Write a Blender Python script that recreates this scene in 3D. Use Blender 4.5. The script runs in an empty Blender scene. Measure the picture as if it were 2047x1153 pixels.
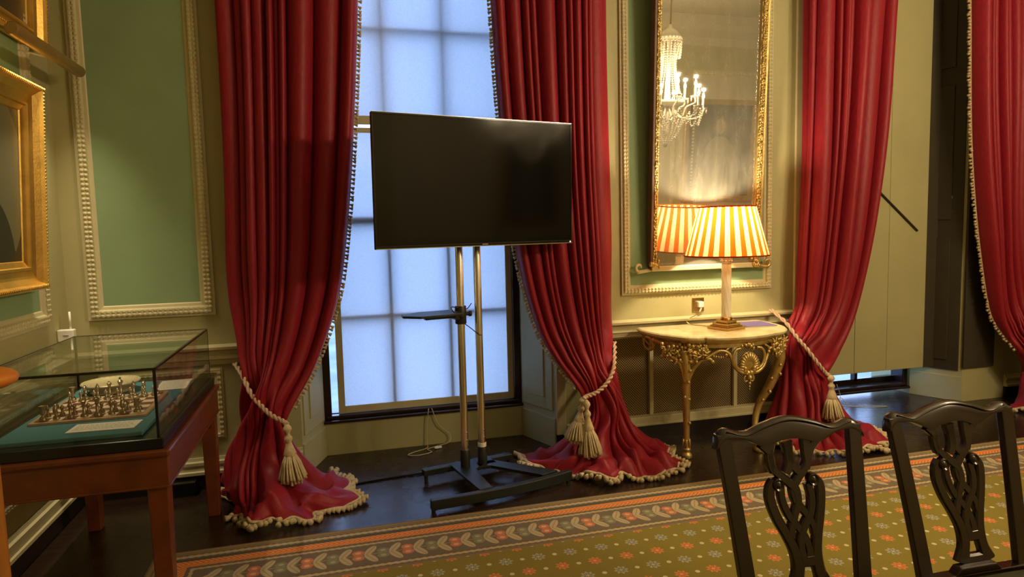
import bpy, math, random
import numpy as np
from mathutils import Vector, Matrix
random.seed(7)
rng = np.random.RandomState(11)
PI = math.pi
scene = bpy.context.scene
COL = scene.collection

# ------------------------------------------------------------------ camera
CAM_H = 1.6
F_PX = 1322.0
yaw, pitch, roll = math.radians(14.985), math.radians(5.018), math.radians(-1.411)
fw = Vector((math.sin(yaw)*math.cos(pitch), math.cos(yaw)*math.cos(pitch), -math.sin(pitch)))
rt = Vector((math.cos(yaw), -math.sin(yaw), 0))
up = rt.cross(fw)
r2 = rt*math.cos(roll) + up*math.sin(roll)
u2 = -rt*math.sin(roll) + up*math.cos(roll)
cd = bpy.data.cameras.new('camera'); cam = bpy.data.objects.new('camera', cd); COL.objects.link(cam)
cd.sensor_fit = 'HORIZONTAL'; cd.sensor_width = 36.0; cd.lens = F_PX/2047*36.0
cd.clip_start = 0.05; cd.clip_end = 200
cam.matrix_world = Matrix(((r2.x, u2.x, -fw.x, 0), (r2.y, u2.y, -fw.y, 0), (r2.z, u2.z, -fw.z, CAM_H), (0, 0, 0, 1)))
scene.camera = cam

# ------------------------------------------------------------------ sky, exposure
world = bpy.data.worlds.new('sky'); scene.world = world; world.use_nodes = True
bgn = world.node_tree.nodes['Background']
bgn.inputs['Color'].default_value = (0.42, 0.57, 1.0, 1)
bgn.inputs['Strength'].default_value = 3.0
scene.view_settings.view_transform = 'Standard'
scene.view_settings.look = 'None'
scene.view_settings.gamma = 1.0
scene.view_settings.use_curve_mapping = False
scene.view_settings.exposure = 0.9
CANDLE_W = 16.5       # watts of each of the twelve chandelier candles
LAMP_W = 30.0         # watts of the table lamp
WARM = (1.0, 0.76, 0.46)

# ------------------------------------------------------------------ node helper
class NE:
    """tiny expression wrapper that writes math nodes"""
    def __init__(s, t, o): s.t, s.o = t, o
    def _op(s, op, *a):
        n = s.t.nodes.new('ShaderNodeMath'); n.operation = op
        for i, x in enumerate((s,)+a):
            if isinstance(x, NE): s.t.links.new(x.o, n.inputs[i])
            else: n.inputs[i].default_value = x
        return NE(s.t, n.outputs[0])
    def __add__(s, x): return s._op('ADD', x)
    def __sub__(s, x): return s._op('SUBTRACT', x)
    def __mul__(s, x): return s._op('MULTIPLY', x)
    def __truediv__(s, x): return s._op('DIVIDE', x)
    def frac(s): return s._op('FRACT')
    def floor(s): return s._op('FLOOR')
    def abs(s): return s._op('ABSOLUTE')
    def sin(s): return s._op('SINE')
    def cos(s): return s._op('COSINE')
    def sqrt(s): return s._op('SQRT')
    def lt(s, x): return s._op('LESS_THAN', x)
    def gt(s, x): return s._op('GREATER_THAN', x)
    def min(s, x): return s._op('MINIMUM', x)
    def max(s, x): return s._op('MAXIMUM', x)
    def atan2(s, x): return s._op('ARCTAN2', x)

MATS = {}
def new_mat(name):
    m = bpy.data.materials.new(name); m.use_nodes = True
    MATS[name] = m
    t = m.node_tree; b = t.nodes['Principled BSDF']
    return m, t, b
def coord(t, kind='Object', scale=(1, 1, 1)):
    tc = t.nodes.new('ShaderNodeTexCoord'); mp = t.nodes.new('ShaderNodeMapping')
    mp.inputs['Scale'].default_value = scale
    t.links.new(tc.outputs[kind], mp.inputs['Vector'])
    return mp.outputs['Vector']
def mix(t, fac, a, b):
    n = t.nodes.new('ShaderNodeMix'); n.data_type = 'RGBA'
    if isinstance(fac, NE): fac = fac.o
    if hasattr(fac, 'is_output'): t.links.new(fac, n.inputs[0])
    else: n.inputs[0].default_value = fac
    for i, c in ((6, a), (7, b)):
        if hasattr(c, 'is_output'): t.links.new(c, n.inputs[i])
        else: n.inputs[i].default_value = (*c, 1)
    return n.outputs[2]
def noise(t, vec, scale, detail=3, rough=0.5):
    n = t.nodes.new('ShaderNodeTexNoise'); n.inputs['Scale'].default_value = scale
    n.inputs['Detail'].default_value = detail; n.inputs['Roughness'].default_value = rough
    t.links.new(vec, n.inputs['Vector']); return n.outputs['Fac']
def bump(t, b, h, strength, dist=0.01):
    n = t.nodes.new('ShaderNodeBump'); n.inputs['Strength'].default_value = strength; n.inputs['Distance'].default_value = dist
    if isinstance(h, NE): h = h.o
    t.links.new(h, n.inputs['Height']); t.links.new(n.outputs['Normal'], b.inputs['Normal'])
def ramp(t, fac, lo, hi):
    n = t.nodes.new('ShaderNodeMapRange'); n.inputs['From Min'].default_value = lo; n.inputs['From Max'].default_value = hi
    t.links.new(fac, n.inputs['Value']); return n.outputs['Result']
def mat(name, col, rough=0.5, metal=0.0, var=0.0, vscale=8.0, bmp=0.0, bscale=60.0, vdim=(1, 1, 1), col2=None, **kw):
    m, t, b = new_mat(name)
    b.inputs['Roughness'].default_value = rough; b.inputs['Metallic'].default_value = metal
    for k, v in kw.items(): b.inputs[k.replace('_', ' ')].default_value = v
    b.inputs['Base Color'].default_value = (*col, 1)
    if var or col2:
        v = coord(t, 'Object', vdim)
        n = ramp(t, noise(t, v, vscale, 5, 0.6), 0.3, 0.7)
        c2 = col2 or tuple(c*(1-var) for c in col)
        t.links.new(mix(t, n, col, c2), b.inputs['Base Color'])
    if bmp:
        bump(t, b, noise(t, coord(t), bscale, 4), bmp)
    return m

M_WALL = mat('wall_paint', (0.415, 0.39, 0.195), 0.55, var=0.10, vscale=3, bmp=0.05, bscale=90)
M_TRIM = mat('trim_paint', (0.56, 0.51, 0.30), 0.5, var=0.12, vscale=10, bmp=0.05, bscale=120)
M_GREEN = mat('green_panel_paint', (0.235, 0.345, 0.185), 0.6, var=0.08, vscale=4, bmp=0.08, bscale=200)
M_CEIL = mat('ceiling_paint', (0.62, 0.58, 0.45), 0.7, var=0.05)
M_DARKPLINTH = mat('dark_skirting', (0.018, 0.012, 0.008), 0.4, var=0.3)
M_MAHOG = mat('mahogany', (0.19, 0.045, 0.011), 0.33, var=0.45, vscale=9, vdim=(1, 0.25, 1), bmp=0.03, Coat_Weight=0.3, Coat_Roughness=0.2)
M_SASH = mat('dark_window_wood', (0.022, 0.010, 0.008), 0.22, var=0.3)
M_CHAIR = mat('dark_chair_wood', (0.026, 0.012, 0.005), 0.24, var=0.4, vscale=12, Coat_Weight=0.3, Coat_Roughness=0.15)
M_LEATHER = mat('green_leather', (0.055, 0.06, 0.032), 0.38, var=0.2, bmp=0.15, bscale=300)
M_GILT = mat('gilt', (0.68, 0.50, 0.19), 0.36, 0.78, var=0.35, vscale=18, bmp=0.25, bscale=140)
M_GILT2 = mat('gilt_frame', (0.80, 0.50, 0.12), 0.36, 0.85, var=0.25, vscale=10, bmp=0.1, bscale=90)
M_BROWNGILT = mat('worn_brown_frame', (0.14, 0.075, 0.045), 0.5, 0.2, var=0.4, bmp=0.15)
M_BRASS = mat('brass', (0.62, 0.43, 0.17), 0.25, 1.0, var=0.2, vscale=12)
M_CHROME = mat('brushed_steel_tube', (0.82, 0.78, 0.70), 0.20, 1.0, var=0.1)
M_BLACK = mat('black_powder_coat', (0.014, 0.016, 0.015), 0.42, 0.0, bmp=0.04, bscale=400)
M_PLASTIC = mat('black_gloss_plastic', (0.006, 0.006, 0.006), 0.12)
M_SCREEN = mat('tv_screen', (0.003, 0.003, 0.003), 0.085, Specular_IOR_Level=0.35)
M_SILVERTXT = mat('silver_print', (0.55, 0.55, 0.55), 0.3, 0.8)
M_FRINGE = mat('cream_fringe', (0.66, 0.53, 0.31), 0.8, var=0.3, vscale=60, bmp=0.3, bscale=400)
M_CORD = mat('pink_cream_cord', (0.62, 0.42, 0.29), 0.75, var=0.35, vscale=70, bmp=0.3, bscale=300)
M_WHITE = mat('white_plastic', (0.80, 0.78, 0.70), 0.4)
M_CREAMEDGE = mat('blind_border', (0.56, 0.50, 0.30), 0.6, var=0.06)
M_PAPER = mat('paper', (0.80, 0.74, 0.66), 0.7)
M_SILVER = mat('antique_silver', (0.60, 0.50, 0.38), 0.30, 0.85, var=0.35, vscale=40)
M_SILVERG = mat('tarnished_silver_gilt', (0.42, 0.30, 0.17), 0.32, 0.85, var=0.35, vscale=40)
M_PIECEW = mat('silver_gilt_dish', (0.80, 0.66, 0.42), 0.34, 0.35, var=0.2, vscale=30)
M_FELT = mat('teal_felt', (0.055, 0.18, 0.22), 0.95, var=0.1, bmp=0.2, bscale=500)
M_BOARDL = mat('light_square', (0.72, 0.55, 0.42), 0.35, var=0.1)
M_BOARDD = mat('dark_square', (0.16, 0.055, 0.03), 0.3, var=0.2)
M_BOARDE = mat('board_edge', (0.42, 0.26, 0.15), 0.4, var=0.2)
M_EBONY = mat('black_plinth', (0.010, 0.010, 0.009), 0.22, bmp=0.02)
M_ORANGEWOOD = mat('orange_varnished_wood', (0.52, 0.20, 0.035), 0.35, var=0.3, vdim=(1, 1, 0.2))
M_ORANGEKNOB = mat('orange_knob', (0.75, 0.25, 0.02), 0.4)
M_PURPLE = mat('purple_cover', (0.17, 0.13, 0.36), 0.5)
M_LINE = mat('printed_ink', (0.35, 0.31, 0.28), 0.8)
M_CANDLE = mat('candle_tube', (0.80, 0.76, 0.64), 0.4)
M_CRYSTAL = mat('cut_crystal', (0.60, 0.57, 0.48), 0.05, 0.15, Specular_IOR_Level=1.0)
M_PLASTER = mat('plaster_frieze', (0.50, 0.46, 0.32), 0.7)
M_LAWN = mat('pale_gravel', (0.26, 0.32, 0.33), 0.9, var=0.4, vscale=0.8)
M_TUBE = mat('lacquered_brass_tube', (0.46, 0.30, 0.10), 0.35, 0.5, var=0.15)
M_REVEALSHADE = mat('reveal_shade_tone', (0.045, 0.037, 0.020), 0.6, var=0.2, vscale=5, bmp=0.1)  # shade around the right window, put into the colour
M_IRON = mat('black_iron', (0.015, 0.012, 0.010), 0.5)
M_BLACKIN = mat('dark_recess', (0.010, 0.009, 0.007), 0.9)

def mk_curtain():
    m, t, b = new_mat('crimson_silk')
    v = coord(t)
    n = noise(t, coord(t, 'Object', (60, 60, 4)), 3, 4)
    t.links.new(mix(t, ramp(t, n, 0.3, 0.7), (0.285, 0.011, 0.019), (0.210, 0.006, 0.019)), b.inputs['Base Color'])
    b.inputs['Roughness'].default_value = 0.5
    b.inputs['Specular IOR Level'].default_value = 0.3
    b.inputs['Sheen Weight'].default_value = 0.16; b.inputs['Sheen Roughness'].default_value = 0.4
    b.inputs['Sheen Tint'].default_value = (0.75, 0.25, 0.45, 1)
    bump(t, b, noise(t, coord(t, 'Object', (14, 14, 9)), 3, 5), 0.12, 0.02)
    return m
M_SILK = mk_curtain()

def mk_floor():
    m, t, b = new_mat('dark_floorboards')
    v = coord(t, 'Object', (0.5, 6, 1))
    n = noise(t, v, 4, 6, 0.6)
    t.links.new(mix(t, ramp(t, n, 0.3, 0.7), (0.030, 0.015, 0.008), (0.014, 0.008, 0.006)), b.inputs['Base Color'])
    rr = ramp(t, noise(t, coord(t), 9, 4), 0.0, 1.0)
    mr = t.nodes.new('ShaderNodeMapRange'); mr.inputs['To Min'].default_value = 0.16; mr.inputs['To Max'].default_value = 0.36
    t.links.new(rr, mr.inputs['Value']); t.links.new(mr.outputs['Result'], b.inputs['Roughness'])
    bump(t, b, n, 0.06, 0.01)
    return m
M_FLOOR = mk_floor()

def mk_marble():
    m, t, b = new_mat('cream_marble')
    v = coord(t)
    n = noise(t, v, 7, 8, 0.65)
    t.links.new(mix(t, ramp(t, n, 0.45, 0.75), (0.74, 0.66, 0.40), (0.50, 0.38, 0.14)), b.inputs['Base Color'])
    b.inputs['Roughness'].default_value = 0.18
    return m
M_MARBLE = mk_marble()

def mk_blind():
    m, t, b = new_mat('translucent_blind')
    for l in list(t.links): t.links.remove(l)
    out = t.nodes['Material Output']; t.nodes.remove(b)
    tr = t.nodes.new('ShaderNodeBsdfTranslucent'); df = t.nodes.new('ShaderNodeBsdfDiffuse'); mx = t.nodes.new('ShaderNodeMixShader')
    n = noise(t, coord(t, 'Object', (1, 1, 1)), 170, 3)
    c = mix(t, ramp(t, n, 0.3, 0.75), (0.80, 0.83, 0.88), (0.96, 0.97, 0.98))
    t.links.new(c, tr.inputs['Color']); df.inputs['Color'].default_value = (0.62, 0.60, 0.52, 1)
    mx.inputs[0].default_value = 0.32
    t.links.new(tr.outputs[0], mx.inputs[1]); t.links.new(df.outputs[0], mx.inputs[2]); t.links.new(mx.outputs[0], out.inputs['Surface'])
    return m
M_BLIND = mk_blind()

def mk_glass(name, tint=(1, 1, 1), rough=0.0, refl=1.0):
    m, t, b = new_mat(name)
    out = t.nodes['Material Output']; t.nodes.remove(b)
    tr = t.nodes.new('ShaderNodeBsdfTransparent'); tr.inputs['Color'].default_value = (*tint, 1)
    gl = t.nodes.new('ShaderNodeBsdfGlossy'); gl.inputs['Roughness'].default_value = rough
    lw = t.nodes.new('ShaderNodeLayerWeight'); lw.inputs['Blend'].default_value = 0.5
    f5 = NE(t, lw.outputs['Facing'])._op('POWER', 5.0)*0.96*refl+0.03*refl
    mx = t.nodes.new('ShaderNodeMixShader')
    t.links.new(f5.min(1.0).o, mx.inputs[0])
    t.links.new(tr.outputs[0], mx.inputs[1]); t.links.new(gl.outputs[0], mx.inputs[2]); t.links.new(mx.outputs[0], out.inputs['Surface'])
    return m
M_GLASS = mk_glass('case_glass', (0.95, 0.97, 0.95))
M_PANE = mk_glass('window_pane', (0.92, 0.96, 0.97))
M_COLGLASS = mat('cut_glass_column', (0.95, 0.93, 0.82), 0.08, Transmission_Weight=0.2, IOR=1.45)

def mk_mirror():
    m, t, b = new_mat('old_mirror')
    out = t.nodes['Material Output']
    b.inputs['Base Color'].default_value = (0.60, 0.58, 0.52, 1); b.inputs['Metallic'].default_value = 1.0; b.inputs['Roughness'].default_value = 0.012
    df = t.nodes.new('ShaderNodeBsdfDiffuse'); df.inputs['Color'].default_value = (0.40, 0.39, 0.33, 1)
    mx = t.nodes.new('ShaderNodeMixShader')
    n = noise(t, coord(t, 'Object', (3, 1, 0.8)), 3, 6, 0.7)
    mr = t.nodes.new('ShaderNodeMapRange'); mr.inputs['From Min'].default_value = 0.35; mr.inputs['From Max'].default_value = 0.8
    mr.inputs['To Min'].default_value = 0.20; mr.inputs['To Max'].default_value = 0.45
    t.links.new(n, mr.inputs['Value']); t.links.new(mr.outputs['Result'], mx.inputs[0])
    t.links.new(b.outputs[0], mx.inputs[1]); t.links.new(df.outputs[0], mx.inputs[2]); t.links.new(mx.outputs[0], out.inputs['Surface'])
    return m
M_MIRROR = mk_mirror()

def mk_shade(name, col):
    m, t, b = new_mat(name)
    out = t.nodes['Material Output']; t.nodes.remove(b)
    tr = t.nodes.new('ShaderNodeBsdfTranslucent'); tr.inputs['Color'].default_value = (*col, 1)
    df = t.nodes.new('ShaderNodeBsdfDiffuse'); df.inputs['Color'].default_value = (*col, 1)
    mx = t.nodes.new('ShaderNodeMixShader'); mx.inputs[0].default_value = 0.45
    t.links.new(tr.outputs[0], mx.inputs[1]); t.links.new(df.outputs[0], mx.inputs[2]); t.links.new(mx.outputs[0], out.inputs['Surface'])
    return m
M_SHADE_O = mk_shade('orange_silk_stripe', (0.34, 0.062, 0.004))
M_SHADE_C = mk_shade('cream_silk_stripe', (0.47, 0.345, 0.175))

def mk_emit(name, col, s):
    m, t, b = new_mat(name)
    b.inputs['Emission Color'].default_value = (*col, 1); b.inputs['Emission Strength'].default_value = s
    b.inputs['Base Color'].default_value = (0.9, 0.8, 0.6, 1)
    return m
M_FLAME = mk_emit('candle_bulb_glow', (1.0, 0.80, 0.5), 60)
M_BULB = mk_emit('lamp_bulb_glow', (1.0, 0.78, 0.46), 12)
M_LED = mk_emit('standby_led', (1.0, 0.95, 0.9), 3)

def mk_grille():
    m, t, b = new_mat('brass_lattice')
    v = coord(t); sx = t.nodes.new('ShaderNodeSeparateXYZ'); t.links.new(v, sx.inputs[0])
    X, Z = NE(t, sx.outputs[0]), NE(t, sx.outputs[2])
    P = 0.020
    a = ((X+Z)/P).frac(); c = ((X-Z)/P).frac()
    wire = (a.lt(0.27)).max(c.lt(0.27))
    t.links.new(mix(t, wire, (0.006, 0.005, 0.004), (0.50, 0.37, 0.17)), b.inputs['Base Color'])
    b.inputs['Roughness'].default_value = 0.5
    t.links.new((wire*0.7).o, b.inputs['Metallic'])
    bump(t, b, wire, 0.5, 0.004)
    return m
M_GRILLE = mk_grille()

def mk_rug():
    m, t, b = new_mat('woven_rug')
    v = coord(t); sx = t.nodes.new('ShaderNodeSeparateXYZ'); t.links.new(v, sx.inputs[0])
    X, Y = NE(t, sx.outputs[0]), NE(t, sx.outputs[1])       # rug-local: x from the left edge, y negative from the window edge
    s1, s2 = Y*-1.0, X
    side = s2.lt(s1)                                         # 1 on the left border
    s = s1.min(s2)
    tt = X*(side*-1.0+1.0) + s1*side
    wob = NE(t, noise(t, v, 60, 2))
    def band(lo, hi): return s.gt(lo)*s.lt(hi)
    nz = NE(t, noise(t, v, 260, 2))
    cream, dk, orange, orange2 = (0.50, 0.40, 0.23), (0.175, 0.135, 0.085), (0.62, 0.17, 0.035), (0.74, 0.33, 0.12)
    col = mix(t, (s*38.0).frac().lt(0.35), (0.30, 0.22, 0.11), (0.20, 0.14, 0.07))      # outer stripes
    def braid(lo, hi, c):
        w = ((tt/0.034)*6.2832 + (s-lo)*90.0).sin()*0.2
        f = ((s-(lo+hi)/2)*(2.0/(hi-lo)) + w).abs()
        return mix(t, band(lo-0.012, hi+0.012), c, mix(t, f.lt(0.85), dk, cream))
    col = braid(0.056, 0.084, col)
    col = mix(t, band(0.094, 0.122), col, (0.10, 0.10, 0.075))
    chev = ((tt + (s-0.15).abs()*1.2)/0.026).frac().lt(0.5)
    col = mix(t, band(0.120, 0.182), col, mix(t, chev, orange, orange2))
    col = mix(t, band(0.182, 0.196), col, dk)
    col = braid(0.200, 0.220, col)
    # leaf band
    ground = mix(t, nz, (0.16, 0.125, 0.085), (0.215, 0.17, 0.12))
    per = 0.122
    cell = (tt - 0.012)/per
    a = (cell.frac()-0.5)*per
    par = (cell.floor()*0.5).frac().gt(0.25)
    bb = s-0.322
    ca = bb.abs()-0.038
    p_ = a*0.50+ca*0.86; q_ = a*-0.86+ca*0.50
    leaf = ((p_/0.052)*(p_/0.052)+(q_/0.021)*(q_/0.021)).lt(1.0)
    vein = q_.abs().lt(0.003)
    a2 = ((cell+0.5).frac()-0.5)*per
    par2 = ((cell+0.5).floor()*0.5).frac().gt(0.25)
    fb = bb.abs()-0.026
    fl = (a2*a2/(0.03*0.03)+fb*fb/(0.026*0.026)).lt(1.0)
    core = (a2*a2/(0.014*0.014)+fb*fb/(0.012*0.012)).lt(1.0)
    stem = bb.abs().lt(0.003)
    leafband = mix(t, stem, ground, (0.33, 0.30, 0.17))
    fcol = mix(t, par2, (0.60, 0.20, 0.10), (0.25, 0.24, 0.15))
    fcol2 = mix(t, par2, (0.68, 0.40, 0.22), (0.40, 0.37, 0.22))
    leafband = mix(t, fl*nz.gt(0.36), leafband, fcol)
    leafband = mix(t, core, leafband, fcol2)
    leafband = mix(t, leaf, leafband, mix(t, vein, cream, (0.36, 0.29, 0.17)))
    col = mix(t, band(0.222, 0.424), col, leafband)
    col = braid(0.434, 0.458, col)
    col = mix(t, band(0.472, 0.486), col, (0.22, 0.16, 0.10))
    # field
    field = mix(t, nz, (0.205, 0.165, 0.032), (0.285, 0.235, 0.056))
    u = (X-1.59)/0.165; w = (Y+0.484)/0.238
    def flower(du, dv, field, c1, c2, r0):
        fx = ((u+du+0.5).frac()-0.5)*0.165; fy = ((w+dv+0.5).frac()-0.5)*0.238
        r = (fx*fx+fy*fy).sqrt(); th = fx.atan2(fy)
        edge = ((th*8.0).cos()*0.18+0.86)*r0
        f = mix(t, r.lt(edge), field, c1)
        f = mix(t, r.lt(r0*0.62)*((th*8.0+1.5).cos().gt(-0.2)), f, c2)
        return mix(t, r.lt(r0*0.22), f, (0.55, 0.42, 0.2))
    fld = flower(0, 0, field, (0.62, 0.24, 0.09), (0.60, 0.13, 0.045), 0.034)
    fld = flower(0.5, 0.5, fld, (0.40, 0.38, 0.27), (0.17, 0.185, 0.16), 0.034)
    for du, dv in ((0.5, 0.0), (0.0, 0.5)):
        fx = ((u+du+0.5).frac()-0.5)*0.165; fy = ((w+dv+0.5).frac()-0.5)*0.238
        fld = mix(t, (fx*fx+fy*fy).sqrt().lt(0.0115), fld, (0.62, 0.55, 0.33))
    col = mix(t, s.gt(0.490), col, fld)
    t.links.new(col, b.inputs['Base Color'])
    b.inputs['Roughness'].default_value = 0.95; b.inputs['Specular IOR Level'].default_value = 0.1
    bump(t, b, nz, 0.3, 0.004)
    return m
M_RUG = mk_rug()

def mk_portrait():
    m, t, b = new_mat('oval_portrait')
    v = coord(t); sx = t.nodes.new('ShaderNodeSeparateXYZ'); t.links.new(v, sx.inputs[0])
    Yc, Z = NE(t, sx.outputs[1]), NE(t, sx.outputs[2])
    oval = ((Yc/0.40)*(Yc/0.40)+(Z/0.47)*(Z/0.47)).lt(1.0)
    coat = ((Yc/0.30)*(Yc/0.30)+((Z+0.47)/0.42)*((Z+0.47)/0.42)).lt(1.0)
    n = noise(t, v, 5, 4)
    bgc = mix(t, n, (0.10, 0.095, 0.055), (0.17, 0.16, 0.095))
    c = mix(t, oval, mix(t, n, (0.025, 0.014, 0.006), (0.05, 0.03, 0.012)), mix(t, coat, bgc, (0.02, 0.016, 0.012)))
    t.links.new(c, b.inputs['Base Color']); b.inputs['Roughness'].default_value = 0.3
    return m
M_PORTRAIT = mk_portrait()
def mk_darkpaint(name, c1, c2, fig):
    m, t, b = new_mat(name)
    v = coord(t); sx = t.nodes.new('ShaderNodeSeparateXYZ'); t.links.new(v, sx.inputs[0])
    X, Z = NE(t, sx.outputs[0]), NE(t, sx.outputs[2])
    n = noise(t, v, 3, 5)
    c = mix(t, n, c1, c2)
    if fig:
        head = ((X/0.10)*(X/0.10)+((Z-0.45)/0.14)*((Z-0.45)/0.14)).lt(1.0)
        dress = ((X/0.42)*(X/0.42)+((Z+0.45)/0.72)*((Z+0.45)/0.72)).lt(1.0)
        c = mix(t, dress, c, (0.20, 0.18, 0.13)); c = mix(t, head, c, (0.32, 0.22, 0.14))
    t.links.new(c, b.inputs['Base Color']); b.inputs['Roughness'].default_value = 0.35
    return m
M_OILFIG = mk_darkpaint('dim_oil_portrait', (0.03, 0.025, 0.015), (0.07, 0.055, 0.03), True)
M_OILDARK = mk_darkpaint('dark_oil_canvas', (0.03, 0.012, 0.006), (0.07, 0.03, 0.014), False)

# ------------------------------------------------------------------ mesh builder
class MB:
    def __init__(s): s.v, s.f, s.m = [], [], []
    def add(s, vs, fs, mi=0):
        o = len(s.v); s.v += [tuple(p) for p in vs]
        s.f += [tuple(i+o for i in f) for f in fs]; s.m += [mi]*len(fs)
        return s
    def box(s, x0, x1, y0, y1, z0, z1, mi=0, R=None, c=None):
        vs = [(x, y, z) for z in (z0, z1) for y in (y0, y1) for x in (x0, x1)]
        if R is not None:
            c = Vector(c); vs = [tuple(c+R@(Vector(p)-c)) for p in vs]
        return s.add(vs, [(0, 2, 3, 1), (4, 5, 7, 6), (0, 1, 5, 4), (2, 6, 7, 3), (0, 4, 6, 2), (1, 3, 7, 5)], mi)
    def hexa(s, p, mi=0):   # 8 points: bottom 4 ccw, top 4 ccw
        return s.add(p, [(3, 2, 1, 0), (4, 5, 6, 7), (0, 1, 5, 4), (1, 2, 6, 5), (2, 3, 7, 6), (3, 0, 4, 7)], mi)
    def tube(s, pts, rad, n=8, mi=0, caps=True, flat=None, upv=None):
        pts = [Vector(p) for p in pts]; L = len(pts)
        if not hasattr(rad, '__len__'): rad = [rad]*L
        tans = []
        for i in range(L):
            d = pts[min(i+1, L-1)]-pts[max(i-1, 0)]
            tans.append(d.normalized() if d.length > 1e-9 else Vector((0, 0, 1)))
        u = Vector(upv) if upv else Vector((0, 0, 1))
        if abs(u.dot(tans[0])) > 0.95: u = Vector((0, 1, 0))
        vs = []
        for i in range(L):
            tn = tans[i]; u = (u-tn*u.dot(tn))
            if u.length < 1e-6: u = Vector((1, 0, 0))-tn*tn.x
            u.normalize(); w = tn.cross(u)
            for k in range(n):
                a = 2*PI*k/n; fx, fy = math.cos(a), math.sin(a)
                if flat: fx *= flat[0]; fy *= flat[1]
                vs.append(tuple(pts[i]+(u*fx+w*fy)*rad[i]))
        fs = [(i*n+k, i*n+(k+1) % n, (i+1)*n+(k+1) % n, (i+1)*n+k) for i in range(L-1) for k in range(n)]
        if caps: fs += [tuple(range(n-1, -1, -1)), tuple((L-1)*n+k for k in range(n))]
        return s.add(vs, fs, mi)
    def lathe(s, prof, c=(0, 0, 0), n=16, mi=0, mod=None, R=None):
        vs = []; c = Vector(c)
        for i, (r, z) in enumerate(prof):
            for k in range(n):
                a = 2*PI*k/n; q = r*(mod(a, i) if mod else 1)
                p = Vector((q*math.cos(a), q*math.sin(a), z))
                if R is not None: p = R@p
                vs.append(tuple(c+p))
        L = len(prof)
        fs = [(i*n+k, i*n+(k+1) % n, (i+1)*n+(k+1) % n, (i+1)*n+k) for i in range(L-1) for k in range(n)]
        if prof[0][0] > 1e-5: fs.append(tuple(range(n-1, -1, -1)))
        if prof[-1][0] > 1e-5: fs.append(tuple((L-1)*n+k for k in range(n)))
        return s.add(vs, fs, mi)
    def ell(s, c, r, nu=8, nv=5, mi=0, R=None):
        prof = []; vs = []; c = Vector(c)
        if not hasattr(r, '__len__'): r = (r, r, r)
        for j in range(nv+1):
            ph = PI*j/nv-PI/2
            for k in range(nu):
                a = 2*PI*k/nu
                p = Vector((r[0]*math.cos(ph)*math.cos(a), r[1]*math.cos(ph)*math.sin(a), r[2]*math.sin(ph)))
                if R is not None: p = R@p
                vs.append(tuple(c+p))
        fs = [(j*nu+k, j*nu+(k+1) % nu, (j+1)*nu+(k+1) % nu, (j+1)*nu+k) for j in range(nv) for k in range(nu)]
        return s.add(vs, fs, mi)
    def prism(s, poly, z0, z1, mi=0, T=None):
        n = len(poly)
        vs = [(x, y, z0) for x, y in poly]+[(x, y, z1) for x, y in poly]
        if T: vs = [T(p) for p in vs]
        return s.add(vs, [tuple(range(n-1, -1, -1)), tuple(range(n, 2*n))]+[(i, (i+1) % n, n+(i+1) % n, n+i) for i in range(n)], mi)
    def grid(s, A, mi=0, flip=False):
        nv, nu = A.shape[:2]
        vs = [tuple(map(float, p)) for p in A.reshape(-1, 3)]
        fs = []
        for j in range(nv-1):
            for i in range(nu-1):
                q = (j*nu+i, j*nu+i+1, (j+1)*nu+i+1, (j+1)*nu+i)
                fs.append(q[::-1] if flip else q)
        return s.add(vs, fs, mi)

def link(o, parent=None):
    COL.objects.link(o)
    if parent is not None: o.parent = parent
    return o
def build(name, mb, mats, parent=None, smooth=False, bevel=0, loc=None, sharp=None):
    me = bpy.data.meshes.new(name)
    vs = mb.v
    if loc is not None:
        vs = [(x-loc[0], y-loc[1], z-loc[2]) for x, y, z in vs]
    me.from_pydata(vs, [], mb.f)
    if not isinstance(mats, (list, tuple)): mats = [mats]
    for m in mats: me.materials.append(m)
    me.polygons.foreach_set('material_index', mb.m)
    if smooth: me.polygons.foreach_set('use_smooth', [True]*len(me.polygons))
    me.update(); me.validate()
    o = bpy.data.objects.new(name, me); link(o, parent)
    if loc is not None and parent is None: o.location = loc
    if bevel:
        bv = o.modifiers.new('bevel', 'BEVEL'); bv.width = bevel; bv.segments = 2; bv.limit_method = 'ANGLE'; bv.angle_limit = 0.7
    if sharp:
        me.set_sharp_from_angle(angle=sharp)
    return o
def tag(o, label, cat, group=None):
    o['label'] = label; o['category'] = cat
    if group: o['group'] = group
    return o
def thing(name, label, cat, loc=(0, 0, 0), rz=0, group=None):
    o = bpy.data.objects.new(name, None); link(o); o.location = loc; o.rotation_euler = (0, 0, rz)
    o.empty_display_size = 0.05
    return tag(o, label, cat, group)
def struct(name, mb, mats, label=None, **kw):
    o = build(name, mb, mats, **kw); o['kind'] = 'structure'
    if label: o['label'] = label
    return o
def child(par, name, mb, m, **k):
    """part built from scene coordinates; shifted into the frame of its thing (root)"""
    o = build(name, mb, m, parent=par, **k)
    r = par
    while r.parent is not None: r = r.parent
    L = Vector(r.location)
    o.data.transform(Matrix.Translation(-L))
    return o
def cr(P, n):
    """Catmull-Rom through points, n samples per span"""
    P = np.array(P, float); out = []
    Q = np.concatenate([(2*P[0]-P[1])[None], P, (2*P[-1]-P[-2])[None]])
    for i in range(len(P)-1):
        p0, p1, p2, p3 = Q[i:i+4]
        for k in range(n):
            x = k/n
            out.append(0.5*((2*p1)+(-p0+p2)*x+(2*p0-5*p1+4*p2-p3)*x*x+(-p0+3*p1-3*p2+p3)*x**3))
    out.append(P[-1]); return np.array(out)

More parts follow.
